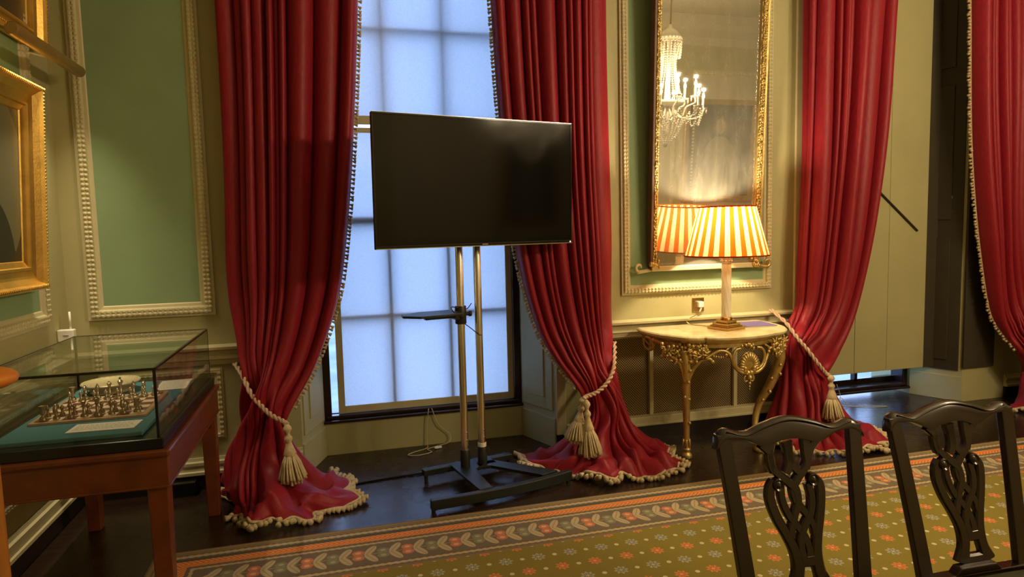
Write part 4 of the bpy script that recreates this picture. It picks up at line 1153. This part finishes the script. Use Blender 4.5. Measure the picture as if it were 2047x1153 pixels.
CS = thing('display_case', 'black framed glass case on the mahogany table, over the chess set', 'display case', (-1.05, 3.48, tz))
px0, px1, py0, py1, pz1 = -1.393, -0.700, 2.892, 4.075, 0.800
mb = MB(); mb.box(px0, px1, py0, py1, tz, pz1); child(CS, 'plinth', mb, M_EBONY, bevel=0.004)
gx0, gx1, gy0, gy1, gz = -1.382, -0.716, 2.905, 4.055, 1.085
def pane(*a):
    mb = MB(); mb.box(*a); child(CS, 'glass_pane', mb, M_GLASS)
pane(gx0, gx1, gy0, gy0+.004, pz1, gz); pane(gx0, gx1, gy1-.004, gy1, pz1, gz); pane(gx0, gx0+.004, gy0+.004, gy1-.004, pz1, gz); pane(gx1-.004, gx1, gy0+.004, gy1-.004, pz1, gz); pane(gx0, gx1, gy0, gy1, gz-.004, gz)
def bar(*a):
    mb = MB(); mb.box(*a); child(CS, 'edge_strip', mb, M_EBONY)
w_ = 0.009
bar(gx0, gx1, gy0-.001, gy0+w_, gz-w_, gz+.001); bar(gx1-w_, gx1+.001, gy0+w_, gy1, gz-w_, gz+.001)
bar(gx1-w_, gx1+.001, gy0-.001, gy0+w_, pz1, gz-w_); bar(gx0-.001, gx0+w_, gy0-.001, gy0+w_, pz1, gz-w_)
bar(gx0, gx1, gy1-.003, gy1+.001, gz-.003, gz+.001); bar(gx0-.001, gx0+.003, gy0+w_, gy1, gz-.003, gz+.001)
bar(gx0-.001, gx0+w_, gy1-w_, gy1+.001, pz1, gz-.004); bar(gx1-.002, gx1+.001, gy1-.002, gy1+.001, pz1, gz-.004)
mb = MB(); mb.box(gx0+.05, gx1-.075, gy0+.05, gy1-.05, pz1, 0.818); o = child(CS, 'felt_base', mb, M_FELT, bevel=0.004); o['label'] = 'teal felt covered base board'
# chess board
BD = thing('chess_board', 'brown and cream chess board on teal felt in the glass case', 'chess board', (-1.068, 3.425, 0.818), math.radians(1.0))
S = 0.052; Hb = S*4; e = 0.020
mb = MB(); mb.box(-Hb-e, Hb+e, -Hb-e, Hb+e, 0, 0.012); build('board_frame', mb, M_BOARDE, parent=BD, bevel=0.002)
sq = {}
for i in range(8):
    for j in range(8):
        k = (i+j) % 2
        if k not in sq:
            mb = MB(); mb.box(-S/2+.0006, S/2-.0006, -S/2+.0006, S/2-.0006, 0.010, 0.0145)
            o = build('square', mb, M_BOARDD if k == 0 else M_BOARDL, parent=BD); sq[k] = o.data
        else:
            o = bpy.data.objects.new('square', sq[k]); link(o, BD)
        o.location = ((i-3.5)*S, (j-3.5)*S, 0)
def ped(r, h):   # turned foot shared by the pieces
    return [(r, 0), (r, .006), (r*.86, .010), (r*.9, .013), (r*.45, .020), (r*.36, h)]
def piece_mesh(kind):
    mb = MB(); mb2 = None
    if kind == 'pawn': mb.lathe(ped(.0145, .032)+[(.010, .034), (.006, .037), (.0095, .043), (.0100, .047), (.0075, .053), (.003, .056), (.004, .059), (0, .062)], n=12)
    elif kind == 'rook': mb.lathe(ped(.018, .026)+[(.012, .032), (.0145, .042), (.011, .054), (.0135, .066), (.0165, .074), (.016, .076), (.010, .074), (0, .073)], n=14)
    elif kind == 'bishop': mb.lathe(ped(.0165, .045)+[(.012, .047), (.006, .051), (.011, .060), (.0115, .066), (.006, .078), (.003, .081), (.0045, .085), (0, .089)], n=12)
    elif kind == 'knight':
        mb.lathe(ped(.0165, .030)+[(.012, .034), (.010, .036), (0, .037)], n=12)
        mb.tube(cr([(0, -.004, .034), (0, -.010, .050), (0, -.006, .064), (0, .004, .072), (0, .016, .066), (0, .024, .056)], 4), [.011]*6+[.0105]*6+[.009]*5+[.007]*4, 8)
        mb.ell((.003, -.002, .078), (.002, .003, .006), 6, 4); mb.ell((-.003, -.002, .078), (.002, .003, .006), 6, 4)
    elif kind == 'queen': mb.lathe(ped(.018, .055)+[(.013, .058), (.007, .062), (.010, .075), (.0145, .084), (.010, .086), (.006, .088), (.005, .094), (0, .098)], n=12)
    else:
        mb.lathe(ped(.019, .060)+[(.014, .063), (.008, .067), (.011, .080), (.0155, .090), (.010, .095), (.004, .100), (0, .102)], n=12)
        mb.box(-.0025, .0025, -.0025, .0025, .100, .116); mb.box(-.007, .007, -.0025, .0025, .106, .111)
    return mb
PM = {}
back = ['rook', 'knight', 'bishop', 'queen', 'king', 'bishop', 'knight', 'rook']
ordn = ['leftmost', 'second from left', 'third from left', 'fourth from left', 'fifth from left', 'sixth from left', 'seventh from left', 'rightmost']
RB = Matrix.Rotation(math.radians(1.0), 3, 'Z')
for side, (jb, jp, m, cn, rw) in enumerate(((0, 1, M_SILVERG, 'tarnished', 'nearest'), (7, 6, M_SILVER, 'silvery', 'farthest'))):
    for row, j in (('b', jb), ('p', jp)):
        for i in range(8):
            kind = back[i] if row == 'b' else 'pawn'
            key = (kind, side); hs = 0.86
            if key not in PM:
                o = build('chess_'+kind, piece_mesh(kind), m, smooth=True, sharp=0.9); PM[key] = o.data
            else:
                o = bpy.data.objects.new('chess_'+kind, PM[key]); link(o)
            p = RB@Vector(((i-3.5)*S+random.uniform(-.004, .004), (j-3.5)*S+random.uniform(-.004, .004), 0))
            o.location = (BD.location.x+p.x, BD.location.y+p.y, BD.location.z+0.0146)
            o.scale = (hs, hs, 0.82)
            o.rotation_euler = (0, 0, (0 if side == 0 else PI)+random.uniform(-.2, .2))
            if row == 'b': lab = '%s metal chess %s, %s in the board row %s the viewer' % (cn, kind, ordn[i], 'nearest' if side == 0 else 'farthest from')
            else: lab = '%s metal chess pawn, %s in the pawn row of the %s side' % (cn, ordn[i], 'near' if side == 0 else 'far')
            tag(o, lab, 'chess piece', 'chess pieces in the glass case')
# silver dish behind the board
DS = thing('silver_dish', 'round engraved silver gilt dish behind the chess board', 'dish', (-1.145, 3.80, 0.818))
mb = MB(); mb.lathe([(.085, 0), (.095, .006), (.080, .012), (.105, .028), (.122, .040)], n=40); build('bowl', mb, M_PIECEW, parent=DS, smooth=True, sharp=0.8)
mb = MB(); mb.lathe([(.122, .040), (.134, .050), (.136, .054), (.132, .058), (.112, .056), (.108, .053), (0.0, .055)], n=40); rim = build('rim_plate', mb, M_PIECEW, parent=DS, smooth=True, sharp=0.8)
mb = MB()
for k in range(30):
    a = 2*PI*k/30; mb.box(-.004, .004, -.0012, .0012, .0585, .0592, R=Matrix.Rotation(a+PI/2, 3, 'Z'), c=(0, 0, 0)); o_ = len(mb.v)-8
    for q in range(o_, len(mb.v)): x, y, z = mb.v[q]; mb.v[q] = (x+.120*math.cos(a), y+.120*math.sin(a), z-.001)
build('engraved_lettering', mb, M_LINE, parent=DS)
def card(label, c, w, d, rz, lines):
    t = thing('caption_card', label, 'card', (c[0], c[1], c[2]), rz)
    mb = MB(); mb.box(-w/2, w/2, -d/2, d/2, 0, 0.002); build('card', mb, M_PAPER, parent=t)
    mb = MB(); r = random.Random(3)
    for k in range(lines):
        y = d/2-0.02-k*(d-0.035)/lines; x = -w/2+0.015
        while x < w/2-0.03:
            L_ = r.uniform(.006, .018); mb.box(x, min(x+L_, w/2-.014), y-.0018, y+.0018, 0.002, 0.0023); x += L_+.004
    build('printed_text', mb, M_LINE, parent=t)
card('white printed caption card in front of the chess board', (-0.965, 3.085, 0.819), 0.255, 0.125, math.radians(-2), 6)
card('white printed caption card behind the right corner of the chess board', (-0.862, 3.85, 0.819), 0.15, 0.24, math.radians(3), 8)

# orange knobbed post in the foreground ----------------------------------------
PO = thing('wooden_post', 'orange wooden post with bun-shaped knob at the left picture edge', 'post', (-1.135, 2.52, 0))
mb = MB(); mb.lathe([(.060, 0), (.060, .02), (.034, .04), (.030, .30), (.027, .80), (.024, 1.08), (.030, 1.10)], n=20); build('shaft', mb, M_ORANGEWOOD, parent=PO, smooth=True, sharp=0.7)
mb = MB(); mb.ell((0, 0, 1.155), (.100, .100, .040), 28, 12); build('knob', mb, M_ORANGEKNOB, parent=PO, smooth=True)

# ------------------------------------------------------------------ pictures on the left wall
def picture(label, y0, y1, z0, z1, tilt, fw_, canvas, dist, bars=True):
    h, w = z1-z0, y1-y0
    t = thing('framed_picture', label, 'picture', (LX+dist, (y0+y1)/2, z0)); t.rotation_euler = (0, tilt, 0)
    # frame profile rings, local: +x into the room, y along wall, z up
    prof = [(0.0, -0.02), (0.0, 0.030), (0.012, 0.052), (0.026, 0.056), (0.034, 0.040), (0.060, 0.018), (0.095, 0.006), (0.100, 0.016), (0.112, 0.016), (0.116, 0.004), (0.140, -0.004), (0.145, -0.012)]
    k_ = fw_/0.145
    mb = MB(); vs = []
    for o_, d_ in prof:
        o_ *= k_
        vs += [(d_, -w/2+o_, o_), (d_, w/2-o_, o_), (d_, w/2-o_, h-o_), (d_, -w/2+o_, h-o_)]
    mb.add(vs, [(i*4+k, i*4+(k+1) % 4, (i+1)*4+(k+1) % 4, (i+1)*4+k) for i in range(len(prof)-1) for k in range(4)])
    fr_ = build('gilt_frame', mb, M_GILT2, parent=t)
    q = MB(); st = 0.018
    for k in range(int(w/st)):
        for z in (0.019*k_, h-0.019*k_): q.ell((0.056, -w/2+(k+.5)*st, z), (0.006, 0.006, 0.009*k_), 5, 3)
    for k in range(int(h/st)):
        for y in (-w/2+0.019*k_, w/2-0.019*k_): q.ell((0.056, y, (k+.5)*st), (0.006, 0.009*k_, 0.006), 5, 3)
    cb = build('carved_beading', q, M_GILT2, parent=fr_, smooth=True); cb['kind'] = 'stuff'
    mb = MB(); mb.box(-0.02, -0.010, -w/2+fw_*.9, w/2-fw_*.9, -(h-2*fw_)/2, (h-2*fw_)/2)
    c = build('canvas', mb, canvas, parent=t); c.location = (0, 0, h/2)
    return t
picture('gilt framed oval portrait on the left wall below the picture light', 3.02, 4.03, 1.352, 2.41, math.radians(3.0), 0.155, M_PORTRAIT, 0.035)
picture('dark gilt framed painting above the picture light, cut off by the corner', 2.80, 4.285, 2.645, 3.75, math.radians(3.0), 0.115, M_OILDARK, 0.035)
PL = thing('picture_light', 'brass tube picture light in front of the left wall pictures', 'picture light', (-1.35, 3.95, 2.56))
mb = MB(); mb.tube([(0, -0.42, 0), (0, -0.41, 0), (0, 0.41, 0), (0, 0.42, 0)], [0.026, 0.032, 0.032, 0.026], 18); build('tube', mb, M_TUBE, parent=PL, smooth=True, sharp=0.7)
mb = MB(); mb.tube(cr([(-0.185, -0.25, 0.05), (-0.14, -0.25, 0.06), (-0.06, -0.25, 0.03), (-0.02, -0.25, 0.0)], 6), 0.007, 8); build('arm', mb, M_BRASS, parent=PL, smooth=True)
mb = MB(); mb.tube([(-0.16, 0.05, 0.02), (-0.03, 0.12, 0.0)], 0.005, 8); build('stay', mb, M_WHITE, parent=PL, smooth=True)

ld = bpy.data.lights.new('picture_light_glow', 'AREA'); ld.shape = 'RECTANGLE'; ld.size = 0.70; ld.size_y = 0.03; ld.energy = 3.3; ld.color = (1.0, 0.80, 0.52); ld.spread = math.radians(75)
lo = bpy.data.objects.new('picture_light_glow', ld); link(lo, PL); lo.location = (-0.025, 0, -0.034)
lo.rotation_euler = Vector((0.0, 0, -1.0)).to_track_quat('-Z', 'Y').to_euler(); lo.rotation_euler.rotate_axis('Z', PI/2)
# small white transmitter box in the corner
WB = thing('wireless_box', 'small white box with upright aerial in the wall corner', 'aerial box', (LX+0.045, 4.33, 1.025))
mb = MB(); mb.box(-0.043, 0.043, -0.022, 0.022, 0, 0.068); build('box', mb, M_WHITE, parent=WB, bevel=0.006)
mb = MB(); mb.tube([(0.022, 0.0, 0.066), (0.022, 0.0, 0.17)], 0.006, 8); build('aerial', mb, M_WHITE, parent=WB, smooth=True)
mb = MB(); mb.box(-0.012, 0.016, -0.0235, -0.021, 0.03, 0.038); build('light_strip', mb, M_SILVERTXT, parent=WB)
# dark floor sockets under the table
SB = thing('floor_socket_box', 'black floor box with white plug under the mahogany table', 'socket box', (-1.02, 4.43, 0))
mb = MB(); mb.box(-0.10, 0.12, -0.05, 0.045, 0, 0.085); build('box', mb, M_PLASTIC, parent=SB, bevel=0.004)
mb = MB(); mb.box(-0.085, -0.05, -0.068, -0.05, 0.035, 0.065); build('plug', mb, M_WHITE, parent=SB, bevel=0.003)

# ------------------------------------------------------------------ dining chairs
def strap(mb, pts, hw, y0, y1, nz=10):
    P = cr(pts, nz); w = hw if hasattr(hw, '__len__') else [hw]*len(pts)
    Wd = np.interp(np.linspace(0, 1, len(P)), np.linspace(0, 1, len(w)), w)
    vs = []
    for i in range(len(P)):
        d = P[min(i+1, len(P)-1)]-P[max(i-1, 0)]; d /= np.linalg.norm(d)+1e-9; nrm = np.array([-d[1], d[0]])
        a, b = P[i]+nrm*Wd[i], P[i]-nrm*Wd[i]; a2, b2 = P[i]+nrm*Wd[i]*0.7, P[i]-nrm*Wd[i]*0.7
        vs += [(a2[0], y0, a2[1]), (a[0], y0+(y1-y0)*0.3, a[1]), (a[0], y1, a[1]), (b[0], y1, b[1]), (b[0], y0+(y1-y0)*0.3, b[1]), (b2[0], y0, b2[1])]
    n = 6; L = len(P)
    mb.add(vs, [(i*n+k, i*n+(k+1) % n, (i+1)*n+(k+1) % n, (i+1)*n+k) for i in range(L-1) for k in range(n)]+[tuple(range(n-1, -1, -1)), tuple((L-1)*n+k for k in range(n))])
def crest_top(x):
    u = abs(x)/0.252
    t_ = 0.970+0.022*math.exp(-(x/0.085)**2)-0.014*math.exp(-((u-0.60)/0.17)**2)+0.008*max(0, u-0.7)/0.3
    if u > 0.80: t_ -= 0.050*(1-math.sqrt(max(0.0, 1-((u-0.80)/0.20)**2)))
    return t_
def rake(mb):
    mb.v = [(x, y+max(0, z-0.44)*0.20+max(0, z-0.44)**2*0.05, z) for x, y, z in mb.v]; return mb
def sp(x, y):    # from measured splat drawing units to chair coordinates
    return ((x-(558+(y-300)*0.062))*0.000535, 0.945-(y-200)*0.00047)
def chair(label, loc, rz, grp):
    t = thing('dining_chair', label, 'chair', loc, rz, grp)
    # back posts
    for sg in (-1, 1):
        mb = MB(); zs = np.linspace(0.0, 0.955, 22); vs = []
        for z in zs:
            x = sg*(0.190+0.036*max(0, (z-0.45)/0.5)**1.1); w = 0.024-0.002*max(0, (z-0.5)/0.5); d = 0.017
            yy = -0.10*max(0, (0.42-z)/0.42)**1.6*-1
            for (ax, ay) in ((-w, -d), (w, -d), (w*1.02, d*.4), (w*.6, d), (-w*.6, d), (-w*1.02, d*.4)): vs.append((x+ax, yy+ay, z))
        n = 6; L = len(zs)
        mb.add(vs, [(i*n+k, i*n+(k+1) % n, (i+1)*n+(k+1) % n, (i+1)*n+k) for i in range(L-1) for k in range(n)]+[tuple(range(n-1, -1, -1)), tuple((L-1)*n+k for k in range(n))])
        build('back_post', rake(mb), M_CHAIR, parent=t, bevel=0.003)
    # serpentine crest rail
    mb = MB(); xs = np.concatenate([np.linspace(-0.252, -0.205, 14)[:-1], np.linspace(-0.205, 0.205, 41), np.linspace(0.205, 0.252, 14)[1:]]); ring = []
    for x in xs:
        u = abs(x)/0.252
        top = crest_top(x)
        bot = 0.937-0.030*math.exp(-((u-0.36)/0.20)**2)-0.012*math.exp(-(u/0.2)**2)
        if u > 0.86: bot = 0.937-0.028*((u-.86)/.14)**1.5
        d = 0.017
        ring.append([(x, -d, bot+.004), (x, -d*1.15, (top+bot)/2), (x, -d*.75, top-.006), (x, -d*.2, top), (x, d*.6, top-.002), (x, d, top-.012), (x, d, bot)])
    n = 7; L = len(ring); vs = [p for r_ in ring for p in r_]
    mb.add(vs, [(i*n+k, i*n+(k+1) % n, (i+1)*n+(k+1) % n, (i+1)*n+k) for i in range(L-1) for k in range(n)]+[tuple(range(n-1, -1, -1)), tuple((L-1)*n+k for k in range(n))])
    build('crest_rail', rake(mb), M_CHAIR, parent=t, smooth=True, sharp=1.0)
    # moulded bead on the crest
    mb = MB(); mb.tube([(x, -0.0165, crest_top(x)-.0085) for x in np.linspace(-0.215, 0.215, 44)], 0.0028, 6); build('crest_bead', rake(mb), M_CHAIR, parent=t, smooth=True)
    # pierced splat, each ribbon a strap
    mb = MB(); U = 0.000535; h = 24*U; D0, D1 = -0.010, 0.008
    S_ = lambda pts: [sp(*p) for p in pts]
    strap(mb, S_([(372, 262), (420, 320), (432, 400), (452, 440), (520, 505), (572, 560), (584, 640), (560, 715), (535, 800), (530, 850)]), [h*1.2, h*1.1, h, h, h*1.1, h*1.15, h*1.1, h, h, h], D0, D1)
    strap(mb, S_([(742, 250), (690, 310), (660, 400), (640, 440), (590, 500), (560, 560), (576, 640), (630, 715), (672, 790), (684, 850)]), [h*1.2, h*1.1, h, h, h*1.1, h*1.15, h*1.1, h, h, h], D0+.001, D1)
    strap(mb, S_([(535, 262), (543, 330), (545, 400), (520, 460)]), [h*1.6, h*1.2, h*1.2, h], D0, D1)
    strap(mb, S_([(535, 262), (545, 330), (560, 400), (600, 460)]), [h*1.6, h*1.2, h*1.2, h], D0, D1)
    strap(mb, S_([(430, 262), (420, 330), (425, 400), (440, 440)]), [h*1.4, h, h, h], D0, D1)
    strap(mb, S_([(660, 255), (655, 330), (660, 400), (650, 440)]), [h*1.4, h, h, h], D0, D1)
    strap(mb, S_([(440, 500), (414, 545), (412, 620), (448, 730), (500, 830), (545, 930), (566, 1020), (560, 1090), (540, 1175)]), [h*1.1, h*1.2, h*1.25, h*1.25, h*1.25, h*1.35, h*1.6, h*1.6, h*2.2], D0, D1)
    strap(mb, S_([(695, 500), (730, 545), (733, 620), (718, 740), (700, 840), (688, 940), (688, 1020), (702, 1090), (730, 1175)]), [h*1.1, h*1.2, h*1.25, h*1.25, h*1.25, h*1.35, h*1.6, h*1.6, h*2.2], D0, D1)
    strap(mb, S_([(480, 540), (486, 620), (520, 715), (580, 800), (620, 870), (640, 950), (636, 1010)]), [h, h, h, h, h, h*1.1, h*1.3], D0+.001, D1)
    strap(mb, S_([(655, 530), (672, 620), (660, 710), (615, 795), (590, 870), (592, 950), (610, 1010)]), [h, h, h, h, h, h*1.1, h*1.3], D0, D1)
    strap(mb, S_([(560, 1000), (625, 1005), (690, 1000)]), [h*1.4]*3, D0, D1)
    strap(mb, S_([(540, 1165), (632, 1168), (735, 1165)]), [h*1.6]*3, D0, D1)
    splat = build('splat', rake(mb), M_CHAIR, parent=t)
    for cx_, cy_ in ((458, 518), (682, 506)):
        mb = MB(); X_, Z_ = sp(cx_, cy_); mb.lathe([(0.019, -0.008), (0.019, 0.010), (0.016, 0.014), (0.011, 0.010), (0.006, 0.014), (0, 0.015)], (0, 0, 0), 16, R=Matrix.Rotation(PI/2, 3, 'X'))
        mb.v = [(x+X_, y-0.003, z+Z_) for x, y, z in mb.v]; build('rosette', rake(mb), M_CHAIR, parent=splat, smooth=True, sharp=0.8)
    mb = MB(); mb.prism([(-0.092, .458), (0.092, .458), (0.080, .474), (0.070, .486), (-0.070, .486), (-0.080, .474)], -0.022, 0.014, T=lambda p: (p[0], p[2], p[1])); build('splat_shoe', mb, M_CHAIR, parent=t, bevel=0.004)
    # seat
    for a in (((-0.205, -0.02, .375), (0.205, 0.02, .462)),):
        mb = MB(); mb.box(a[0][0], a[1][0], a[0][1], a[1][1], a[0][2], a[1][2]); build('rear_seat_rail', mb, M_CHAIR, parent=t, bevel=0.003)
    mb = MB(); mb.box(-0.255, 0.255, -0.435, -0.405, .375, .455); build('front_seat_rail', mb, M_CHAIR, parent=t, bevel=0.004)
    for sg in (-1, 1):
        mb = MB(); P = [(sg*.205, -.02), (sg*.180, -.02), (sg*.228, -.42), (sg*.253, -.42)]
        if sg > 0: P = P[::-1]
        mb.prism(P[::-1], .375, .455); build('side_seat_rail', mb, M_CHAIR, parent=t, bevel=0.003)
        mb = MB(); x = sg*.238; mb.box(x-.022, x+.022, -.440, -.396, 0, .40); build('front_leg', mb, M_CHAIR, parent=t, bevel=0.004)
        mb = MB(); mb.tube([(sg*.197, 0.05, .17), (sg*.236, -.415, .17)], 0.013, 8); build('stretcher', mb, M_CHAIR, parent=t)
    mb = MB(); mb.tube([(-.22, -.2, .17), (.22, -.2, .17)], 0.013, 8); build('stretcher', mb, M_CHAIR, parent=t)
    # padded leather seat
    A = np.zeros((15, 15, 3))
    for j in range(15):
        v = j/14
        for i in range(15):
            u = i/14*2-1
            hwid = 0.186+0.045*v
            A[j, i] = (u*hwid, -0.026-v*0.385, .452+.034*(1-abs(u)**5)*(1-abs(2*v-1)**5))
    mb = MB(); mb.grid(A, flip=True); o = build('seat_pad', mb, M_LEATHER, parent=t, smooth=True)
    sd = o.modifiers.new('thickness', 'SOLIDIFY'); sd.thickness = 0.02; sd.offset = -1
    return t
chair('dark carved dining chair nearer the lamp table, with pierced splat back', (1.338, 1.62, 0.008), math.radians(-4), 'carved dining chairs')
chair('dark carved dining chair at the right edge, its leather seat showing', (1.953, 1.60, 0.008), math.radians(-2), 'carved dining chairs')

# ------------------------------------------------------------------ chandelier (seen in the looking glass)
CH = thing('chandelier', 'lit crystal chandelier with candle arms, seen reflected in the looking glass', 'chandelier', (4.33, 0.66, 2.285))
CH.scale = (1.085, 1.085, 1.085)
mb = MB(); mb.tube([(0, 0, 1.40), (0, 0, (CZ-2.285)/1.085)], 0.010, 8); build('chain', mb, M_BRASS, parent=CH)
mb = MB(); mb.lathe([(0.0, 1.42), (0.02, 1.40), (0.03, 1.37), (0.09, 1.33), (0.135, 1.28), (0.145, 1.25), (0.135, 1.245), (0.0, 1.27)], n=24); build('canopy', mb, M_CRYSTAL, parent=CH, smooth=True)
mb = MB(); mb.lathe([(0.02, 0.1), (0.05, 0.18), (0.03, 0.28), (0.05, 0.40), (0.03, 0.5), (0.03, 1.25)], n=16); build('stem', mb, M_CRYSTAL, parent=CH, smooth=True)
def strand(pts, rb, step):
    mb = MB(); P = cr(pts, 12); seg = np.linalg.norm(np.diff(P, axis=0), axis=1); s = np.concatenate([[0], np.cumsum(seg)])
    for x in np.arange(0, s[-1], step):
        p = [np.interp(x, s, P[:, k]) for k in range(3)]; mb.ell(tuple(p), rb, 5, 3)
    return build('bead_strand', mb, M_CRYSTAL, parent=CH)
for k in range(20):
    a = 2*PI*k/20; c, s = math.cos(a), math.sin(a)
    strand([(.14*c, .14*s, 1.25), (.085*c, .085*s, 0.98), (.13*c, .13*s, 0.70), (.20*c, .20*s, 0.50)], 0.0105, 0.027)
    strand([(.14*c, .14*s, 1.24), (.14*c, .14*s, 1.10), (.13*c, .13*s, 1.02)], 0.012, 0.03)
    strand([(.20*c, .20*s, 0.30), (.15*c, .15*s, 0.15), (.07*c, .07*s, 0.04)], 0.012, 0.028)
mb = MB(); mb.lathe([(0.05, 0.45), (0.20, 0.50), (0.22, 0.52), (0.20, 0.53), (0.05, 0.50)], n=24); build('receiver_bowl', mb, M_CRYSTAL, parent=CH, smooth=True)
mb = MB(); mb.ell((0, 0, 0.02), (0.03, 0.03, 0.04), 10, 8); build('bottom_finial', mb, M_CRYSTAL, parent=CH, smooth=True)
for k in range(12):
    a = 2*PI*k/12+0.13; c, s = math.cos(a), math.sin(a)
    R1, zc = (0.46, 0.43) if k % 2 == 0 else (0.33, 0.56)
    mb = MB(); mb.tube(cr([(.06*c, .06*s, .46), (.18*c, .18*s, .34), (.32*c*R1/.46, .32*s*R1/.46, zc-.11), (R1*c, R1*s, zc-.06), (R1*c, R1*s, zc)], 6), 0.010, 7); arm = build('arm', mb, M_CRYSTAL, parent=CH, smooth=True)
    mb = MB(); mb.lathe([(0.012, zc-.01), (0.052, zc+.012), (0.056, zc+.02), (0.02, zc+.012)], (R1*c, R1*s, 0), 14); build('drip_pan', mb, M_CRYSTAL, parent=arm, smooth=True)
    mb = MB(); mb.lathe([(0.013, zc), (0.013, zc+.13), (0.011, zc+.135)], (R1*c, R1*s, 0), 12); build('candle', mb, M_CANDLE, parent=arm, smooth=True, sharp=0.7)
    mb = MB(); mb.lathe([(0.006, zc+.135), (0.015, zc+.155), (0.014, zc+.175), (0.005, zc+.20), (0, zc+.212)], (R1*c, R1*s, 0), 10); fb_ = build('candle_bulb', mb, M_FLAME, parent=arm, smooth=True)
    for q in range(6):
        b = 2*PI*q/6; mb = MB() if q == 0 else mb
        mb.lathe([(0, -.055), (.011, -.03), (.008, -.012), (.003, 0)], (R1*c+.05*math.cos(b), R1*s+.05*math.sin(b), zc+.008), 6)
    build('pendant_drops', mb, M_CRYSTAL, parent=arm)
    ld = bpy.data.lights.new('candle_light', 'POINT'); ld.energy = CANDLE_W; ld.color = WARM; ld.shadow_soft_size = 0.02
    lo = bpy.data.objects.new('candle_light', ld); link(lo, CH); lo.location = (R1*c, R1*s, zc+.24)
for k in range(12):
    a = 2*PI*k/12+0.13; a2 = a+2*PI/12; R1 = 0.46; c, s, c2, s2 = math.cos(a), math.sin(a), math.cos(a2), math.sin(a2)
    strand([(.44*c, .44*s, .42), (.40*(c+c2)/2, .40*(s+s2)/2, .24), (.44*c2, .44*s2, .42)], 0.011, 0.03)
# paintings on the far wall
def back_picture(label, x0, x1, z0, z1, m):
    t = thing('framed_picture', label, 'picture', ((x0+x1)/2, BY+0.03, (z0+z1)/2))
    w, h = (x1-x0)/2, (z1-z0)/2
    mb = MB(); mb.box(-w+.08, w-.08, -.02, .0, -h+.08, h-.08); build('canvas', mb, m, parent=t)
    for a in ((-w, w, -h, -h+.1), (-w, w, h-.1, h), (-w, -w+.1, -h+.1, h-.1), (w-.1, w, -h+.1, h-.1)):
        mb = MB(); mb.box(a[0], a[1], -.03, .04, a[2], a[3]); build('frame_bar', mb, M_GILT2, parent=t, bevel=0.01)
back_picture('dim full-length portrait on the far wall, reflected in the looking glass', 6.25, 7.75, 1.35, 3.2, M_OILFIG)
